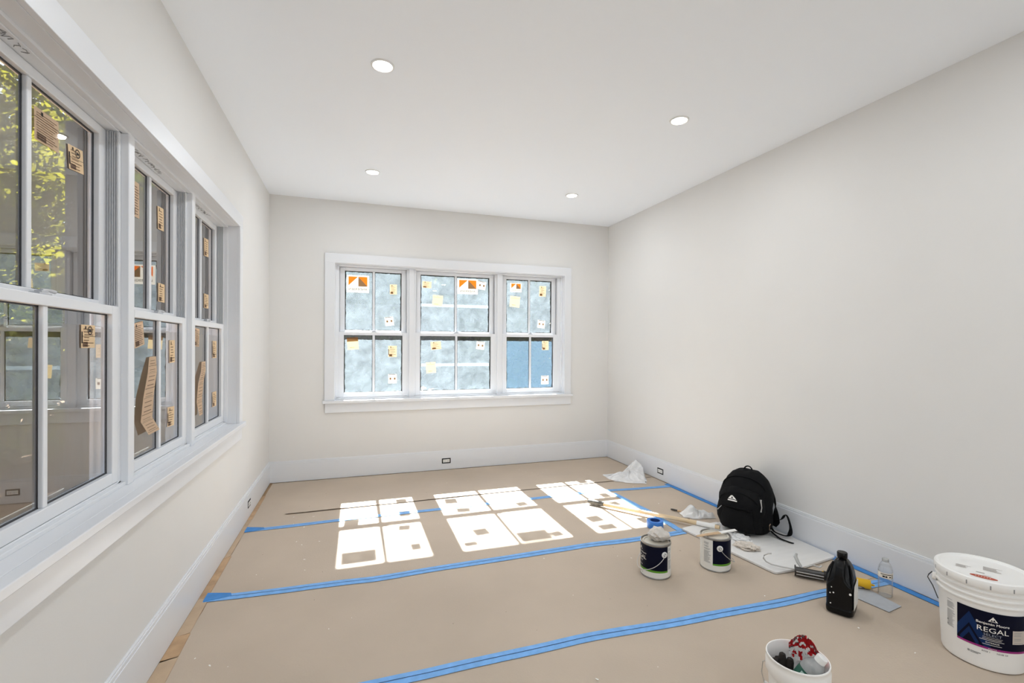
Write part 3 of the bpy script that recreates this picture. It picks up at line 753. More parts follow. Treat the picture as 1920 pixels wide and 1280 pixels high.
# ------------------------------------------------------------------ masking tape roll
tr = thing('tape_roll', 'blue masking tape roll lying flat at the edge of the bright patch', 'tape roll', (2.069, 2.914, .001))
B().lathe([(.036, .0), (.057, .0), (.058, .002), (.058, .046), (.057, .048), (.036, .048), (.036, 0)], 64, (False, False)).build('tape_winding', mat('roll_blue', (.05, .22, .66), .5, var=.05, vscale=60), tr, smooth=True)
B().lathe([(.0335, .001), (.036, .001), (.036, .047), (.0335, .047), (.0335, .001)], 64, (False, False)).build('cardboard_core', mat('core_navy', (.02, .06, .24), .6), tr, smooth=True)

# ------------------------------------------------------------------ pole
pd = Vector((.585, -.811, 0)).normalized(); p0 = Vector((1.850, 3.510, .0225))
pole = thing('roller_pole', 'pale wooden extension pole with a dark grip and white wrapped end', 'pole', (p0.x, p0.y, 0), math.atan2(pd.y, pd.x))
zp = lambda s: .0225 + .012 * s
B().tube([(s, 0, zp(s)) for s in (.125, .4, .7, .86)], .0145, 16).build('wooden_shaft', 'wood', pole, smooth=True)
B().tube([(s, 0, zp(s)) for s in (-.01, 0, .02, .11, .13)], [.012, .018, .021, .0195, .0185], 18).build('grip', 'grip', pole, smooth=True)
B().tube([(s, 0, zp(s)) for s in (.86, .93, .985)], [.0155, .017, .016], 16).build('white_wrap', 'white_coat', pole, smooth=True)
B().tube([(s, 0, zp(s)) for s in (.985, 1.015)], .0135, 16).build('pole_tip', 'wood', pole, smooth=True)

# ------------------------------------------------------------------ foam sheet by the wall
def rounded_poly(pts, rad, n=6):
    out = []; m = len(pts)
    for i in range(m):
        p = Vector(pts[i]); a = (Vector(pts[i - 1]) - p); c = (Vector(pts[(i + 1) % m]) - p)
        r = min(rad[i], a.length / 2, c.length / 2); A = p + a.normalized() * r; C = p + c.normalized() * r
        for k in range(n + 1):
            s = k / n; out.append(A * (1 - s) ** 2 + p * 2 * s * (1 - s) + C * s * s)
    return out
b = B(); pl = rounded_poly([(2.215, 2.808), (2.295, 2.085), (2.45, 2.078), (2.832, 2.132), (2.838, 2.80), (2.38, 2.835)], [.02, .02, .03, .02, .02, .02])
lv = [[b.bm.verts.new((p.x, p.y, z)) for p in pl] for z in (.0015, .006, .0125)]
ins = [b.bm.verts.new((p.x + (2.55 - p.x) * .02, p.y + (2.45 - p.y) * .02, .0150)) for p in pl]; lv.append(ins)
for A, C in zip(lv, lv[1:]):
    for i in range(len(pl)): b.bm.faces.new((A[i], A[(i + 1) % len(pl)], C[(i + 1) % len(pl)], C[i]))
b.bm.faces.new(lv[-1]); b.bm.faces.new(lv[0][::-1])
tag(b.build('foam_sheet', 'foam', smooth=True), 'white foam sheet on the floor under the black backpack', 'foam sheet')
# loose white paper beside the pole end
tag(B().mesh([(2.450, 2.815, .0172), (2.535, 2.818, .0172), (2.492, 2.755, .030), (2.425, 2.775, .0172), (2.450, 2.815, .0162), (2.535, 2.818, .0162), (2.492, 2.755, .0285), (2.425, 2.775, .0162)],
    [(0, 1, 2, 3), (7, 6, 5, 4), (0, 4, 5, 1), (1, 5, 6, 2), (2, 6, 7, 3), (3, 7, 4, 0)]).build('paper_scrap', 'white_coat'), 'small white paper scrap between the pole end and the backpack', 'paper')

# ------------------------------------------------------------------ backpack
bk = thing('backpack', 'black nylon backpack standing on the white foam sheet against the wall', 'backpack', (2.640, 2.655, .0165), R_(-66)); bk.scale = (1.12, 1.06, 1.025)
def sup(cx, cy, a, c, z, e=2.6, n=40, tilt=0.0):
    out = []
    for k in range(n):
        t = 2 * PI * k / n; ct, st = math.cos(t), math.sin(t)
        x = a * math.copysign(abs(ct) ** (2 / e), ct); y = c * math.copysign(abs(st) ** (2 / e), st)
        out.append(Vector((cx + x, cy + y, z + tilt * y)))
    return out
def wrinkle(b, amp, f, seed):
    bmesh.ops.recalc_face_normals(b.bm, faces=b.bm.faces)
    for v in b.bm.verts: v.normal_update()
    for v in list(b.bm.verts):
        if v.co.z > .004: v.co += v.normal * amp * (fbm(v.co * f + Vector((seed, 0, 0)), 3))
    return b
prof = [(0.000, .118, .078, .005), (.012, .135, .092, .004), (.06, .150, .102, .0), (.14, .156, .105, .0), (.22, .153, .098, .008), (.29, .140, .086, .020), (.34, .118, .074, .032), (.375, .092, .058, .040), (.395, .060, .040, .046), (.403, .02, .015, .05)]
def dense(prof, k=3):
    out = []
    for p, q in zip(prof, prof[1:]):
        for i in range(k): out.append(tuple(p[j] + (q[j] - p[j]) * i / k for j in range(len(p))))
    return out + [prof[-1]]
b = B().rings([sup(0, cy, a, c, z, 2.7, 56) for z, a, c, cy in dense(prof)]); wrinkle(b, .010, 9, 1).build('main_bag', 'black_cloth', bk, smooth=True)
prof2 = [(.014, .100, .040, -.070), (.03, .122, .058, -.078), (.09, .134, .068, -.082), (.17, .134, .066, -.078), (.235, .125, .056, -.068), (.272, .105, .044, -.056), (.292, .07, .03, -.045), (.298, .02, .012, -.04)]
b = B().rings([sup(0, cy, a, c, z, 2.6, 48) for z, a, c, cy in dense(prof2)]); wrinkle(b, .010, 11, 4).build('front_pocket', 'black_cloth', bk, smooth=True)
b = B().rings([sup(0, -.128 - .006 * math.sin((z - .03) / .14 * PI), .098 * (1 if z < .14 else .9), .024, z, 2.8, 40) for z in (.03, .05, .08, .11, .14, .165)]); wrinkle(b, .008, 16, 7).build('lower_pocket', 'black_cloth', bk, smooth=True)
arc = lambda a, cy, z0, hz, n=26: [(a * math.cos(PI * i / n), cy(i / n), z0 + hz * math.sin(PI * i / n)) for i in range(n + 1)]
B().tube(arc(.118, lambda s: -.105 - .022 * math.sin(s * PI), .19, .085), .0035, 6).build('zipper', 'black_web', bk)
B().tube(arc(.128, lambda s: -.030, .285, .080), .004, 6).build('zipper', 'black_web', bk)
B().tube([(-.085, -.150, .176), (-.03, -.155, .180), (.04, -.155, .180), (.09, -.148, .174)], .006, 8).build('pocket_piping', 'black_web', bk, smooth=True)
B().tube([(.128, -.105, .255), (.130, -.108, .240), (.134, -.106, .205), (.130, -.108, .175)], [.006, .004, .003, .004], 7).build('zipper_pull', 'dull_silver', bk, smooth=True, label='silver zipper pull cord')
B().tube([(-.09, -.150, .170), (-.105, -.148, .150), (-.118, -.140, .135)], [.002, .002, .003], 6).build('zipper_pull', 'dull_silver', bk, smooth=True, label='thin silver zipper pull cord')
hl = [(.0 + .024 * math.cos(PI * i / 12), .045, .397 + .028 * math.sin(PI * i / 12)) for i in range(13)]
B().tube(hl, .0045, 8).build('top_loop', 'black_web', bk, smooth=True)
# emblem: white peak over a bar, sewn on the front pocket
em = Vector((-.026, -.1445, .230)); b = B(); k = 1.0
E = lambda x, z: (em.x + x, em.y + .16 * z - .004 * (x / .05) ** 2, em.z + z)
b.bm.faces.new([b.bm.verts.new(E(x, z)) for x, z in ((-.024, 0), (-.012, .018), (-.008, .022), (.0, .024), (.012, .014), (.026, 0))])
b.patch(-.026, .030, -.013, -.005, lambda x, z: E(x, z), 4)
b.build('emblem', 'text_white', bk)
b = B(); b.bm.faces.new([b.bm.verts.new((E(x, z)[0], E(x, z)[1] - .0008, E(x, z)[2])) for x, z in ((-.006, .004), (-.004, .014), (.004, .017), (.001, .011), (.010, .004))]); b.build('emblem_cutout', 'black_cloth', bk)
def strap(pts, wd, name='strap'):
    b = B(); P = [Vector(p) for p in pts]; n = 40; sm = []
    for i in range(n + 1):
        s = i / n * (len(P) - 1); q = min(int(s), len(P) - 2); f = s - q
        a, c = P[q], P[q + 1]; pm = P[max(q - 1, 0)]; pn = P[min(q + 2, len(P) - 1)]
        sm.append(.5 * ((2 * a) + (-pm + c) * f + (2 * pm - 5 * a + 4 * c - pn) * f * f + (-pm + 3 * a - 3 * c + pn) * f ** 3))
    rings = []
    for i, p in enumerate(sm):
        d = (sm[min(i + 1, n)] - sm[max(i - 1, 0)]).normalized(); sd_ = d.cross(Vector((.3, .2, 1))).normalized(); u_ = sd_.cross(d).normalized()
        rings.append([p + sd_ * wd / 2 + u_ * .0015, p - sd_ * wd / 2 + u_ * .0015, p - sd_ * wd / 2 - u_ * .0015, p + sd_ * wd / 2 - u_ * .0015])
    return b.rings(rings).build(name, 'black_web', bk, smooth=False)
strap([(.135, .055, .085), (.185, .06, .10), (.215, .075, .135), (.245, .055, .06), (.235, .03, .016), (.17, .02, .022), (.14, .03, .05)], .024)
strap([(.15, .0, .03), (.20, -.02, .008), (.25, -.03, .003), (.285, -.035, .003)], .022, 'strap_end')
strap([(.10, .09, .34), (.125, .105, .26), (.14, .115, .16), (.15, .09, .08), (.14, .06, .05)], .05, 'shoulder_strap')
strap([(-.08, .09, .34), (-.09, .112, .26), (-.10, .118, .16), (-.10, .10, .06)], .05, 'shoulder_strap')
B().tube([(.150, -.02, .07), (.158, -.03, .085), (.156, -.04, .078), (.158, -.045, .055), (.156, -.035, .045)], .0025, 6).build('side_cord', mat('tan_cord', (.35, .25, .17), .7), bk, smooth=True, label='tan elastic side cord')

# silver tool lying at the foot of the bag
kf = thing('small_tool', 'short grey metal tool on the foam sheet at the foot of the backpack', 'tool', (2.520, 2.575, .0155), math.atan2(-.065, .048))
B().tube([(-.04, 0, .006), (.02, 0, .006)], .006, 10).build('handle', 'dull_silver', kf, smooth=True)
B().box(.02, .062, -.005, .005, .004, .007).build('blade', 'dark_steel', kf)

# scraps on the foam
crumple('crumpled_rag', (2.395, 2.395, .0152), (.042, .052, .014), 5, 'rag', 'low crumpled beige rag on the foam sheet behind the paint can', 'rag', rough=1.1, freq=2.8, rz=.5)
crumple('crumpled_wrap', (2.462, 2.512, .0152), (.036, .046, .010), 8, 'bag_white', 'clear crumpled wrap on the foam sheet beside the beige rag', 'wrapping', rough=1.2, freq=3.0, rz=.2)

# ------------------------------------------------------------------ clear plastic bags
def heap(name, outline, peaks, seed, m, label, amp=.018, nr=30, na=90):
    cx = sum(p[0] for p in outline) / len(outline); cy = sum(p[1] for p in outline) / len(outline)
    t = thing(name, label, 'plastic bag', (cx, cy, 0))
    def rad(a):
        best = None; d = Vector((math.cos(a), math.sin(a)))
        for i in range(len(outline)):
            p = Vector(outline[i]) - Vector((cx, cy)); q = Vector(outline[(i + 1) % len(outline)]) - Vector((cx, cy)); e = q - p
            den = d.x * e.y - d.y * e.x
            if abs(den) < 1e-9: continue
            s = (p.x * e.y - p.y * e.x) / den; u = (p.x * d.y - p.y * d.x) / den
            if s > 0 and -1e-6 <= u <= 1 + 1e-6: best = s if best is None else max(best, s)
        return best or .05
    b = B(); rows = []
    for j in range(nr + 1):
        row = []
        for i in range(na):
            a = 2 * PI * i / na; f = j / nr; r = rad(a) * f
            x, y = cx + r * math.cos(a), cy + r * math.sin(a)
            hgt = sum(h * math.exp(-((x - px) ** 2 + (y - py) ** 2) / (s * s)) for px, py, h, s in peaks)
            p = Vector((x * 14 + seed, y * 14, hgt * 9)); cr = noise.noise(p * .6) * .6 + (1 - 2 * abs(noise.noise(p * .9))) * .5
            fold = math.sin(a * 9 + seed + 5 * noise.noise(Vector((x * 7, y * 7, seed)))) + .5 * math.sin(a * 17 + 7 * noise.noise(Vector((x * 9, y * 9, seed + 2))))
            z = max(.0015, (hgt + amp * (cr * .8 + .45 * fold) * min(1, hgt / .03 + .25)) * min(1, (1 - f) * 7 + .03))
            jit = .012 * noise.noise(Vector((x * 20, y * 20, seed + 4)))
            row.append(b.bm.verts.new((x + jit, y + jit, z)))
            if j == 0: break
        rows.append(row)
    for i in range(na): b.bm.faces.new((rows[0][0], rows[1][i], rows[1][(i + 1) % na]))
    for j in range(1, nr):
        for i in range(na): b.bm.faces.new((rows[j][i], rows[j + 1][i], rows[j + 1][(i + 1) % na], rows[j][(i + 1) % na]))
    b.build('bag_film', m, t, world=True, smooth=True)
    # heat-sealed edge along the front
    return t
heap('plastic_bag', [(2.40, 4.28), (2.37, 4.05), (2.50, 3.93), (2.64, 3.86), (2.71, 3.95), (2.79, 4.10), (2.82, 4.22), (2.74, 4.32), (2.58, 4.27)],
     [(2.74, 4.20, .125, .075), (2.65, 4.10, .07, .10), (2.50, 4.13, .035, .07), (2.79, 4.12, .05, .05)], 3, 'bag', 'crumpled clear plastic bag against the baseboard by the outlet')
heap('plastic_bag', [(2.43, 3.11), (2.40, 3.01), (2.47, 2.94), (2.545, 2.935), (2.62, 2.91), (2.635, 2.95), (2.57, 3.03), (2.50, 3.12)],
     [(2.475, 3.03, .065, .05), (2.55, 2.97, .04, .04), (2.60, 2.94, .02, .02)], 9, 'bag_white', 'small crumpled clear bag round a thin brush handle, beside the pole', amp=.02, nr=22, na=64)
bh = thing('brush_handle', 'thin dark-tipped wooden handle sticking out of the small crumpled bag', 'brush', (2.44, 3.11, 0), math.atan2(-.09, .05))
B().tube([(-.02, 0, .009), (.0, 0, .0095), (.022, 0, .010)], [.007, .008, .008], 10).build('handle', 'wood_stick', bh, smooth=True)
B().tube([(-.075, 0, .008), (-.06, 0, .009), (-.02, 0, .009)], [.005, .007, .007], 10).build('tip', 'dark_steel', bh, smooth=True)
crumple('debris_scrap', (2.395, 2.955, .0002), (.010, .007, .005), 11, 'speck', 'small dark scrap between the pole and the small crumpled bag', 'debris', sub=2)
crumple('debris_scrap', (2.665, 3.905, .0002), (.007, .006, .004), 12, 'speck', 'tiny dark scrap at the near edge of the bag by the outlet', 'debris', sub=2)

# ------------------------------------------------------------------ caulking gun
cg = thing('caulking_gun', 'caulking gun loaded with a yellow cartridge, behind the black jug', 'caulking gun', (2.520, 1.912, 0), math.atan2(-.269, .252))
zc = .030
hook = [(-.172, 0, zc + .004), (-.25, 0, zc + .004), (-.30, 0, zc + .006), (-.328, 0, zc + .016), (-.342, 0, zc + .034), (-.338, 0, zc + .052), (-.318, 0, zc + .066), (-.300, 0, zc + .070)]
B().tube(hook, .0038, 10).build('plunger_rod', 'dull_silver', cg, smooth=True)
b = B(); n = 16
for x0, x1 in ((-.178, -.045),):
    rings = []
    for x in (x0, x0 + .012, x1 - .012, x1):
        rings.append([(x, .0275 * math.cos(a), zc + .0275 * math.sin(a)) for a in [PI * .62 + PI * 1.42 * i / n for i in range(n + 1)]])
    for A, C in zip(rings, rings[1:]):
        for i in range(n): b.bm.faces.new([b.bm.verts.new(p) for p in (A[i], A[i + 1], C[i + 1], C[i])])
b.build('cradle', 'dark_steel', cg, weld=True, smooth=True)
for yy, z_ in ((.0275, .006), (-.0275, .004), (-.0265, -.012)):
    B().tube([(-.176, yy, zc + z_), (-.045, yy, zc + z_)], .0028, 8).build('cradle_rail', 'dull_silver', cg, smooth=True)
B().lathe([(.001, 0), (.0285, 0), (.0285, .006), (.001, .006)], 28, (True, True), Matrix.Translation((-.184, 0, zc)) @ Matrix.Rotation(R_(90), 4, 'Y')).build('end_plate', 'dark_steel', cg, smooth=True)
B().lathe([(.001, 0), (.022, 0), (.022, .008), (.001, .008)], 28, (True, True), Matrix.Translation((-.06, 0, zc)) @ Matrix.Rotation(R_(90), 4, 'Y')).build('plunger_disc', 'dull_silver', cg, smooth=True)
B().tube([(-.17, 0, zc + .002), (-.06, 0, zc + .002)], .0038, 8).build('rod_inside', 'dull_silver', cg, smooth=True)
B().tube([(-.15, .020, zc + .016), (-.165, .030, zc + .035), (-.178, .042, zc + .062), (-.172, .050, zc + .078)], [.010, .0115, .0105, .007], 12, flat=.6).build('grip_handle', mat('pale_grey_plastic', (.50, .50, .48), .4), cg, smooth=True)
B().tube([(-.125, .016, zc + .024), (-.095, .026, zc + .038), (-.062, .030, zc + .030), (-.050, .034, zc + .040)], [.006, .007, .006, .008], 10, flat=.6).build('trigger', 'dull_silver', cg, smooth=True)
MX = Matrix.Translation((0, 0, zc)) @ Matrix.Rotation(R_(90), 4, 'Y')
B().lathe([(.001, -.050), (.0245, -.050), (.0245, .165), (.0225, .168), (.010, .170), (.006, .172), (.004, .186), (.001, .186)], 32, (True, True), MX).build('cartridge', 'yellow', cg, smooth=True)
cmx = lambda th, off=.0: (lambda s, x: (x, (.0245 + off) * math.cos(th + s / .0245), zc + (.0245 + off) * math.sin(th + s / .0245)))
b = B(); f = cmx(-PI * .72, .0008)
b.bm.faces.new([b.bm.verts.new(f(.013 * math.sin(t), .118 + .022 * math.cos(t))) for t in [2 * PI * i / 20 for i in range(20)]]); b.build('round_print', 'blue_print', cg)
b = B(); f = cmx(-PI * .72, .0012); b.bm.faces.new([b.bm.verts.new(f(.007 * math.sin(t) - .002, .118 + .009 * math.cos(t))) for t in [2 * PI * i / 14 for i in range(14)]]); b.build('round_print', 'text_white', cg)
b = B(); b.lathe([(.0249, -.045), (.0249, -.032)], 32, (False, False), MX); b.build('print_band', 'ink', cg)

# ------------------------------------------------------------------ black jug
jg = thing('jug', 'black plastic jug with a screw cap and white side label', 'jug', (2.303, 1.703, 0), R_(28))
J = [(.000, .066, .050, 0), (.006, .073, .057, 0), (.012, .0745, .0585, 0), (.030, .0745, .0585, 0), (.034, .073, .057, 0), (.14, .073, .057, 0), (.165, .070, .054, .003), (.190, .062, .050, .009), (.212, .052, .044, .014), (.230, .042, .035, .016), (.243, .032, .026, .016), (.250, .024, .021, .015)]
def rrect(cx, a, c, z, n=44, e=5.0): return sup(cx, 0, a, c, z, e, n)
B().rings([rrect(cx, a, c, z, 44, 5.5 if z < .16 else 4.0) for z, a, c, cx in dense(J, 3)]).build('jug_body', 'black_plastic', jg, smooth=True)
# raised handle bridge on the narrow side with finger hollows on both sides
def strip_ring(z, xf, xb, hw, n=28): return sup((xf + xb) / 2, 0, abs(xb - xf) / 2, hw, z, 5.0, n)
B().rings([strip_ring(*q) for q in dense([(.128, -.0738, -.02, .054), (.145, -.0742, -.02, .050), (.158, -.0742, -.02, .038), (.172, -.0738, -.02, .026), (.19, -.0725, -.02, .0215), (.210, -.068, -.015, .0205), (.228, -.060, -.010, .0195), (.242, -.048, -.004, .018), (.251, -.034, .0, .015), (.254, -.024, .0, .010)], 3)]).build('handle_bridge', 'black_plastic', jg, smooth=True)
for s in (-1, 1):
    B().tube([(-.068, s * .054, .150), (-.052, s * .052, .185), (-.036, s * .044, .212), (-.012, s * .034, .234)], [.003, .005, .005, .003], 10).build('shoulder_rib', 'black_plastic', jg, smooth=True)
B().lathe([(.017, .246), (.017, .256), (.0215, .256), (.0225, .259), (.0225, .280), (.0205, .283), (.001, .283)], 36, (True, True), Matrix.Translation((.014, 0, 0))).build('screw_cap', 'black_plastic', jg, smooth=True)
B().mesh([(-.062, -.0592, .036), (.062, -.0592, .036), (.062, -.0592, .150), (.04, -.0585, .160), (-.045, -.0585, .150), (-.062, -.0592, .125)], [(0, 1, 2, 3, 4, 5)]).build('side_label', 'label_paper', jg)
b = B()
for (yy, zz, s) in ((.030, .130, .0025), (.022, .105, .0035), (.036, .100, .003), (.034, .05, .003), (-.046, .118, .0055)):
    b.bm.faces.new([b.bm.verts.new((-.0742, yy + s * math.cos(2 * PI * i / 8), zz + s * 1.1 * math.sin(2 * PI * i / 8))) for i in range(8)])
b.build('white_spot', 'fleck', jg, label='small white spots')  # small white spots on the handle-side face

# ------------------------------------------------------------------ water bottle
wb = thing('water_bottle', 'clear plastic water bottle with a paper label, by the blank wall', 'bottle', (2.655, 1.728, 0))
P = [(.022, .002), (.029, .001), (.0315, .006)]
for i in range(7):
    z = .014 + i * .011; P += [(.0318, z), (.0298, z + .0045), (.0318, z + .009)]
P += [(.0320, .098), (.0312, .100), (.0312, .128), (.032, .130), (.031, .142), (.027, .158), (.020, .172), (.0145, .180), (.013, .184)]
B().lathe(P, 40, (True, False)).build('bottle_wall', 'pvc', wb, smooth=True)
B().lathe([(.001, .0025), (.028, .0025), (.0295, .012), (.0295, .127), (.0285, .142), (.022, .158), (.001, .158)], 32, (False, False)).build('water', 'water', wb, smooth=True)
B().lathe([(.0145, .180), (.0150, .181), (.0150, .193), (.014, .195), (.001, .195)], 24, (True, True)).build('bottle_cap', 'frost', wb, smooth=True)
tb = math.atan2(-1.728, -2.655)
B().patch(-.062, .062, .100, .128, cyl_map(.0313, tb, .0006), 30).build('bottle_label', 'label_white', wb, smooth=True)
b = B(); m_ = cyl_map(.0313, tb, .0012)
b.patch(-.020, .026, .119, .1225, m_, 6); b.patch(-.012, -.002, .106, .114, m_, 2); b.patch(.000, .008, .106, .114, m_, 2); b.patch(.016, .024, .107, .113, m_, 2); b.patch(.030, .034, .101, .124, m_, 2)
b.build('print', 'ink', wb)

# ------------------------------------------------------------------ grey-blue sheet by the jug
tag(B().mesh([(2.617, 1.627, .0022), (2.501, 1.610, .0022), (2.468, 1.850, .0022), (2.640, 1.868, .0022), (2.617, 1.627, .001), (2.501, 1.610, .001), (2.468, 1.850, .001), (2.640, 1.868, .001)],
    [(0, 3, 2, 1), (4, 5, 6, 7), (0, 1, 5, 4), (1, 2, 6, 5), (2, 3, 7, 6), (3, 0, 4, 7)]).build('sanding_sheet', 'sandpaper'), 'flat grey-blue sheet on the kraft paper between jug and water bottle', 'paper')

# ------------------------------------------------------------------ large white bucket
bx, by = 2.540, 1.264; tb = math.atan2(-by, -bx)
bu = thing('paint_bucket', 'large white lidded paint bucket with a navy label', 'bucket', (bx, by, 0))
RB = lambda z: .130 + .0165 * z / .33
pr = [(.118, .004), (.124, .0), (.129, .003), (.131, .010)] + [(RB(z), z) for z in (.02, .08, .16, .262)]
for z in (.266, .290, .314): pr += [(RB(z) + .0005, z), (RB(z) + .0075, z + .002), (RB(z) + .0075, z + .007), (RB(z) + .001, z + .010)]
pr += [(RB(.335), .334), (RB(.352), .352)]
B().lathe(pr, 96, (True, False)).build('bucket_body', 'bucket_white', bu, smooth=True)
B().lathe([(.1475, .335), (.1555, .335), (.1575, .339), (.1575, .358), (.1555, .365), (.150, .369), (.143, .368), (.1395, .363), (.136, .3595), (.001, .3595)], 96, (False, True)).build('lid', 'bucket_white', bu, smooth=True)
b = B()
for i in range(14):
    a = tb + R_(8) + 2 * PI * i / 14; m_ = cyl_map(.1575, a, .0004); b.patch(-.0022, .0022, .338, .354, m_)
b.build('lid_notch', 'ink_grey', bu)
navy_l, navy_r = R_(-33), R_(64)
rw = lambda z: RB(z)
mN = cyl_map(rw, tb, .0012)
def bandpatch(x0, x1, zl, zh, m_, nx=30, sag=0.0):
    b = B(); g = []
    for i in range(nx + 1):
        s = i / nx; x = x0 + (x1 - x0) * s; g.append([b.bm.verts.new(m_(x, zl - sag * math.sin(s * PI))), b.bm.verts.new(m_(x, zh))])
    for i in range(nx): b.bm.faces.new((g[i][0], g[i + 1][0], g[i + 1][1], g[i][1]))
    return b
xl, xr = navy_l * .138, navy_r * .138
bandpatch(xl, xr, .097, .242, mN).build('navy_panel', 'navy', bu, smooth=True)
bandpatch(xl, xr, .089, .097, cyl_map(rw, tb, .0013), sag=.0).build('magenta_band', 'magenta', bu, smooth=True)
mC = cyl_map(rw, tb, .0017); b = B()
for (x, z, s) in ((-.040, .109, .115), (-.040, .109, .052)):
    for sg in (-1, 1):
        for i in range(10):
            f0, f1 = i / 10, (i + 1) / 10; wdt = .026 * s / .115 + .004
            X0, X1 = x + sg * .55 * s * f0, x + sg * .55 * s * f1; Zt0, Zt1 = z + s * (1 - f0), z + s * (1 - f1)
            q0, q1 = max(.0975, Zt0 - wdt * 1.6), max(.0975, Zt1 - wdt * 1.6); Zt0 = max(Zt0, q0); Zt1 = max(Zt1, q1)
            X0, X1 = max(X0, xl), max(X1, xl)
            b.quad([mC(X0, q0), mC(X1, q1), mC(X1, Zt1), mC(X0, Zt0)])
b.build('chevron_print', 'navy_light', bu)
TA = tb + R_(12); mT = cyl_map(rw, TA, .0024); b = B()
for s, sz, zz, wx in (('Benjamin Moore', .0140, .190, 1.05), ('REGAL', .0285, .160, 1.12), ('INTERIOR', .0085, .115, 1.1), ('MATTE', .0072, .0905, 1.1)):
    vs, fs = text_geo(s, sz); b.mesh(vs, fs, lambda p: mT(p.x * wx, zz + p.y))
vs, fs = text_geo('Benjamin Moore', .0140); b.mesh(vs, fs, lambda p: mT(p.x * 1.05 + .0004, .1902 + p.y))
b.quad([mT(-.0145, .205), mT(.0145, .205), mT(.0, .226)])
b.patch(-.029, .029, .1385, .1395, mT, 8)
b.patch(-.030, .026, .132, .1335, mT, 8); b.patch(-.038, .034, .126, .1275, mT, 8); b.patch(-.029, .027, .1085, .110, mT, 8)
b.build('lettering', 'text_white', bu)
b = B(); vs, fs = text_geo('SELECT', .0145); b.mesh(vs, fs, lambda p: mT(p.x * 1.15, .1445 + p.y)); b.build('lettering', mat('grey_blue_print', (.30, .33, .40), .5), bu)
b = B(); mE = cyl_map(rw, TA, .0028); b.quad([mE(-.0085, .2072), (mE(.0, .2072)), mE(-.0034, .2145)]); b.quad([mE(.0, .2072), mE(.0085, .2072), mE(.0026, .2165)]); b.build('emblem_cutout', 'navy', bu)
b = B()
for s, x, z, sz in (('BASE 1', -.018, .076, .0085), ('N548 1X', .030, .076, .0092)):
    vs, fs = text_geo(s, sz); b.mesh(vs, fs, lambda p: mT(x + p.x, z + p.y))
b.build('lettering', 'ink', bu)
b = B(); b.patch(-.072, -.065, .057, .065, mT, 1); b.patch(-.063, -.033, .061, .064, mT, 4); b.patch(-.063, -.040, .0565, .059, mT, 4); b.build('small_print', 'ink_grey', bu)
B().patch(.060, .110, .128, .183, cyl_map(rw, TA, .0032), 10).build('tint_sticker', mat('buff_sticker', (.56, .50, .44), .6), bu, smooth=True)
b = B(); stripes(b, cyl_map(rw, TA, .0036), .064, .104, .132, .180, 8, 5, .3); b.build('small_print', 'ink_grey', bu)
b = B(); mS = cyl_map(rw, tb, .0012)
stripes(b, mS, xl - .042, xl - .008, .122, .240, 34, 2, .4); b.patch(xl - .042, xl - .036, .143, .150, mS); b.patch(xl - .042, xl - .036, .126, .131, mS)
b.build('small_print', 'ink_grey', bu)
# prints on the lid
LD = lambda x, y, z=.3602: (x, y, z)
rt = Vector((-math.sin(tb), math.cos(tb))); aw = Vector((-math.cos(tb), -math.sin(tb)))   # right and away as seen over the lid
lp = lambda r_, a_, z=.3602: (rt.x * r_ + aw.x * a_, rt.y * r_ + aw.y * a_, z)
b = B(); b.bm.faces.new([b.bm.verts.new(lp(.002 + .042 * math.cos(t), -.088 + .016 * math.sin(t))) for t in [2 * PI * i / 28 for i in range(28)]]); b.build('red_oval_print', 'orange_red', bu)
b = B()
for i in range(6): b.quad([lp(-.024 + i * .0085, -.094, .3606), lp(-.0205 + i * .0085, -.094, .3606), lp(-.0185 + i * .0085, -.082, .3606), lp(-.022 + i * .0085, -.082, .3606)])
b.build('oval_lettering', mat('pink_print', (.66, .40, .34), .6), bu)
b = B(); rnd = random.Random(4)
for (r0_, a0_, ww, hh, n) in ((-.085, -.03, .05, .035, 7), (.000, .0, .06, .05, 9)):
    for i in range(n):
        e = rnd.uniform(.6, 1); a_ = a0_ + hh * i / n
        b.quad([lp(r0_, a_), lp(r0_ + ww * e, a_), lp(r0_ + ww * e, a_ + hh / n * .4), lp(r0_, a_ + hh / n * .4)])
b.quad([lp(-.022, -.045), lp(.006, -.045), lp(.004, -.036), lp(-.02, -.037)]); b.quad([lp(-.002, -.066), lp(.024, -.064), lp(.024, -.061), lp(-.002, -.063)])
b.build('lid_print', mat('lid_grey_print', (.42, .38, .35), .6), bu)
# side ear and wire bail
ea = tb - R_(84)
mt = Matrix.Rotation(ea, 4, 'Z') @ Matrix.Translation((RB(.28) + .006, 0, .288)) @ Matrix.Rotation(R_(90), 4, 'Y')
B().lathe([(.017, 0), (.017, .010), (.013, .013), (.001, .013)], 24, (True, True), mt).build('bail_ear', 'bucket_white', bu, smooth=True)
er = Vector((math.cos(ea), math.sin(ea), 0)); et = Vector((-math.sin(ea), math.cos(ea), 0))
B().tube([er * (RB(.28) + .018) + Vector((0, 0, .305)), er * (RB(.28) + .030) + Vector((0, 0, .288)), er * (RB(.28) + .033) + et * .0 + Vector((0, 0, .276)), er * (RB(.25) + .018) + et * .02 + Vector((0, 0, .250)), er * (RB(.2) + .005) + et * .06 + Vector((0, 0, .215))], .0022, 8).build('bail_wire', 'dark_steel', bu, smooth=True)

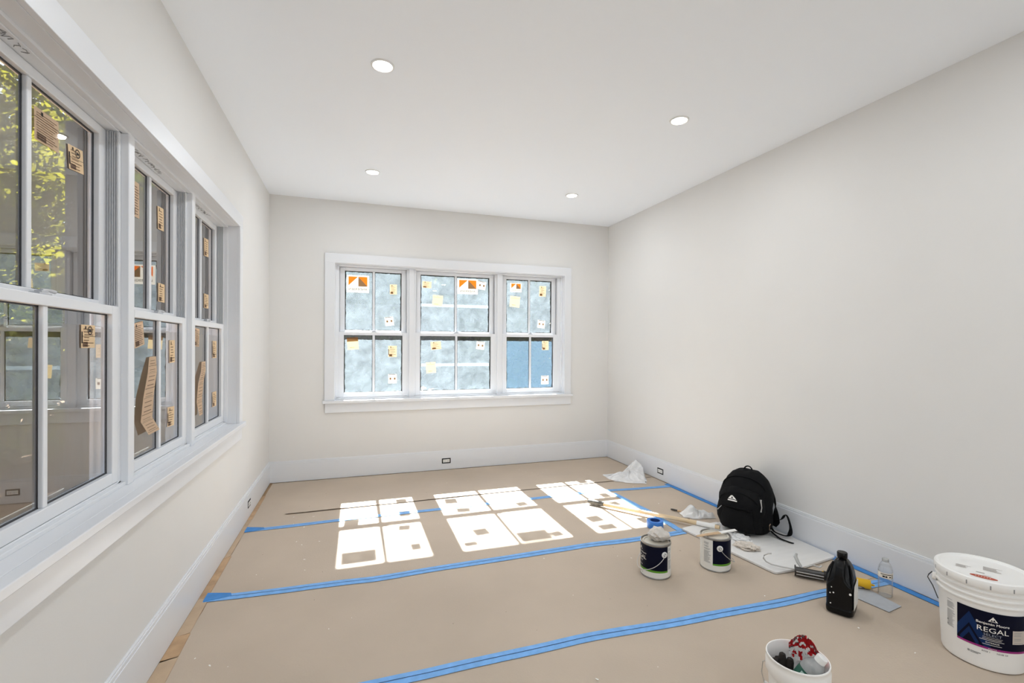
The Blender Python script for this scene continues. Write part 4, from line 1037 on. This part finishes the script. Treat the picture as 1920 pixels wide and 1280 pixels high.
# ------------------------------------------------------------------ small white pail and what is in it
px, py = 1.486, 1.256; tp = math.atan2(-py, -px)
pa = thing('pail', 'small open white pail filled with gloves, a bottle and a red bag', 'pail', (px, py, 0))
hP = .213
B().lathe([(.080, .0), (.083, .003), (.0855, .05), (.0885, .12), (.090, .150), (.0985, .152), (.1005, .156), (.1005, .186), (.0985, .192), (.0975, .206), (.0995, .209), (.0985, hP), (.0955, hP), (.094, hP - .004), (.0925, .15), (.086, .05), (.082, .006), (.001, .005)], 80, (True, False)).build('pail_body', 'bucket_white', pa, smooth=True)
ea = tp - R_(88); er = Vector((math.cos(ea), math.sin(ea), 0))
B().tube([er * .101 + Vector((0, 0, .165)), er * .108 + Vector((0, 0, .16)), er * .112 + Vector((0, 0, .12)), er * .113 + Vector((.004, -.01, .085))], .0016, 7).build('bail_wire', 'dull_silver', pa, smooth=True)
B().tube([er * .113 + Vector((.004, -.01, .090)), er * .114 + Vector((.02, -.03, .078))], .006, 10).build('bail_grip', 'white_plastic', pa, smooth=True)
rt3 = Vector((-math.sin(tp), math.cos(tp), 0)); aw3 = Vector((-math.cos(tp), -math.sin(tp), 0)); up3 = Vector((0, 0, 1))
def IN(r_, a_, z_): return rt3 * r_ + aw3 * a_ + up3 * z_ + Vector((px, py, 0))
# glove: palm and fingers as one body
gl = thing('work_glove', 'dark brown work glove standing with its fingers up in the pail', 'glove', (px, py, .006))
b = B()
b.tube([IN(-.040, .010, .008), IN(-.045, .012, .06), IN(-.044, .014, .11), IN(-.042, .016, .135)], [.016, .026, .030, .022], 16)
for (r_, a_, zt, lean) in ((-.066, .004, .178, -.004), (-.047, .014, .200, .0), (-.026, .010, .192, .004), (-.058, .034, .170, -.004)):
    base = IN(r_ * .9 - .004, a_, .11); tip = IN(r_ + lean, a_ + .006, zt)
    b.tube([base, base.lerp(tip, .5) + up3 * .002, base.lerp(tip, .82), base.lerp(tip, .95), tip], [.0125, .0130, .0125, .0100, .0035], 12)
b.build('glove_body', 'glove', gl, smooth=True, world=True)
# bottle tilted up out of the pail
ax = (rt3 * .50 + aw3 * .06 + up3 * .86).normalized(); q = ax.to_track_quat('Z', 'Y').to_matrix().to_4x4()
bt = thing('discarded_bottle', 'frosted plastic bottle with a white cap and green label, tilted in the pail', 'bottle', (px, py, .006))
o_ = IN(-.020, -.032, .084); mt = Matrix.Translation(o_) @ q
B().lathe([(.028, 0), (.037, .004), (.038, .05), (.038, .12), (.0375, .126), (.0355, .138), (.030, .150), (.021, .162), (.015, .170)], 40, (True, False), mt).build('bottle_body', 'frost', bt, smooth=True, world=True)
B().lathe([(.0165, .166), (.0175, .167), (.0175, .184), (.0165, .187), (.001, .187)], 28, (True, True), mt).build('bottle_cap', 'white_plastic', bt, smooth=True, world=True)
B().lathe([(.0386, .082), (.0386, .120)], 40, (False, False), mt).build('bottle_label', 'green_label', bt, smooth=True, world=True)
b = B()
for a_, c_ in ((.1, .55), (2.2, 2.5), (3.6, 4.3), (4.8, 5.0), (5.4, 5.9)):
    b.lathe([(.0390, .090), (.0390, .113)], 6, (False, False), mt, a_, c_)
b.build('label_print', mat('pale_green_print', (.45, .58, .52), .5), bt, world=True)
# red and white printed bag crumpled behind the bottle
rb = thing('snack_bag', 'red and white printed plastic bag bulging out of the pail', 'plastic bag', (px, py, .006))
def bagpt(s, t_):
    a_ = -2.15 + 3.0 * s; rad = .040 + .038 * math.sin(min(1, t_ * 1.0) * PI * .55)
    x = .038 + rad * .62 * math.cos(PI - a_ - .55) + .0; y = .028 + .030 * math.sin(a_ + 1.0) + .02 * t_
    return x, y
g = []; b = B(); bl = B(); NS, NT = 44, 26
for i in range(NS + 1):
    row = []
    for j in range(NT + 1):
        s = i / NS; t_ = j / NT; r_ = -.028 + .112 * s; arch = math.sin(PI * (.08 + .90 * s)); topz = .212 + .070 * arch - .018 * s
        z = .115 + (topz - .115) * t_; a_ = .052 + .020 * math.sin(t_ * PI) * (1 - .4 * s) - .024 * s * s + .002
        if t_ > .8: a_ -= (t_ - .8) * .10
        n1 = noise.noise(Vector((r_ * 60, z * 60, 3))); n2 = 1 - 2 * abs(noise.noise(Vector((r_ * 95, z * 95, 8))))
        p = IN(r_, a_ + .005 * n1 + .004 * n2, z + .004 * n2)
        d = p - Vector((px, py, 0)); rr_ = math.hypot(d.x, d.y)
        if z < .216 and rr_ > .087: d.x *= .087 / rr_; d.y *= .087 / rr_; p = d + Vector((px, py, 0))
        row.append((p, noise.noise(Vector((r_ * 62 + 5, z * 70, 1)))))
    g.append(row)
for i in range(NS):
    for j in range(NT):
        t_ = j / NT; pts = [g[i][j][0], g[i + 1][j][0], g[i + 1][j + 1][0], g[i][j + 1][0]]
        red = (t_ > .60 and g[i][j][1] > -.08) or (t_ > .30 and g[i][j][1] > .22)
        (b if red else bl).quad(pts)
bl.build('clear_panel', 'bag_white', rb, smooth=True, world=True, weld=True); b.build('red_print', 'red', rb, smooth=True, world=True, weld=True)

# ------------------------------------------------------------------ outdoors
gr = B().box(-30, 30, YF - 20, 40, -.75, -.55).build('ground', 'dirt'); gr['kind'] = 'structure'; gr['label'] = 'brown bare ground outside the windows'
def tree(x, y, hgt, rad, seed, m, label, n=2600, low=.15, ls=(.05, .10)):
    t = thing('tree', label, 'tree', (x, y, -.55)); rnd = random.Random(seed)
    B().tube([(0, 0, 0), (.05 * rnd.uniform(-1, 1), .1, hgt * .4), (.1, .0, hgt * .85)], [.16, .12, .04], 10).build('trunk', 'bark', t, smooth=True)
    verts = []; faces = []
    cl = [(rad * .62 * math.cos(k * 2.4), rad * .62 * math.sin(k * 2.4), hgt * (low + .06 + .84 * (k + .5) / 22), rad * rnd.uniform(.42, .62)) for k in range(22)]
    for i in range(n):
        cx_, cy_2, cz, cr = rnd.choice(cl); d = Vector((rnd.gauss(0, 1), rnd.gauss(0, 1), rnd.gauss(0, 1))).normalized() * cr * rnd.random() ** .4
        p = Vector((cx_, cy_2, cz)) + d; a = Vector((rnd.gauss(0, 1), rnd.gauss(0, 1), rnd.gauss(0, .6))).normalized(); c = a.orthogonal().normalized(); s = rnd.uniform(*ls)
        k = len(verts); verts += [p - a * s, p + c * s * .5, p + a * s, p - c * s * .5]; faces.append((k, k + 1, k + 2, k + 3))
    me = bpy.data.meshes.new('foliage'); me.from_pydata(verts, [], faces); me.materials.append(M[m])
    o = bpy.data.objects.new('foliage', me); COL.objects.link(o); o.parent = t; o['kind'] = 'stuff'
TR = [(-3.5, 11.8, 5.2, 1.27, 'leaf', 'leafy tree beyond the end wall, left of the sunny window'), (-.2, 11.2, 5.0, 1.27, 'leaf', 'leafy tree beyond the narrow window by the left corner'),
      (3.1, 11.4, 5.2, 1.27, 'leaf', 'leafy tree beyond the wide middle window'), (6.4, 11.2, 5.0, 1.27, 'leaf', 'leafy tree beyond the narrow window by the blank wall'),
      (-1.9, 15.0, 7.2, 1.36, 'leaf', 'taller tree in the second row behind the sunny window, left end'), (1.6, 15.0, 7.4, 1.36, 'leaf', 'taller tree in the second row straight behind the sunny window'),
      (5.1, 15.0, 7.2, 1.36, 'leaf', 'taller tree in the second row towards the blank wall'), (8.6, 14.6, 7.2, 1.36, 'leaf', 'last taller tree of the second row behind the blank wall'),
      (-5.4, 8.9, 6.4, 1.30, 'leaf_y', 'yellow-green tree outside the side windows, nearest the house'), (-8.6, 12.4, 7.6, 1.36, 'leaf_y', 'yellow-green tree behind the nearest one outside the side windows'),
      (-5.6, 14.4, 7.6, 1.36, 'leaf_y', 'yellow-green tree in the far outside corner'), (-12.0, 15.4, 9.0, 1.36, 'leaf', 'dark tree in the side back row, nearest the viewer'),
      (-8.9, 17.0, 9.0, 1.36, 'leaf', 'dark tree in the middle of the side back row'), (-5.2, 18.4, 9.0, 1.36, 'leaf', 'dark tree at the far end of the side back row'),
      (-8.9, 8.2, 7.4, 1.36, 'leaf', 'dark tree at the near end of the side second row'),
      (-.2, 18.6, 9.0, 1.36, 'leaf', 'tall back-row tree behind the second row, left'), (3.3, 18.6, 9.2, 1.36, 'leaf', 'tall back-row tree behind the second row, centre'), (6.8, 18.6, 9.0, 1.36, 'leaf', 'tall back-row tree behind the second row, right')]
for i, (x, y, h, r, m, lb) in enumerate(TR):
    tree(x, y, h, r, 20 + i, m, lb, 11000, .02, (.09, .16) if m == 'leaf' else (.07, .13))
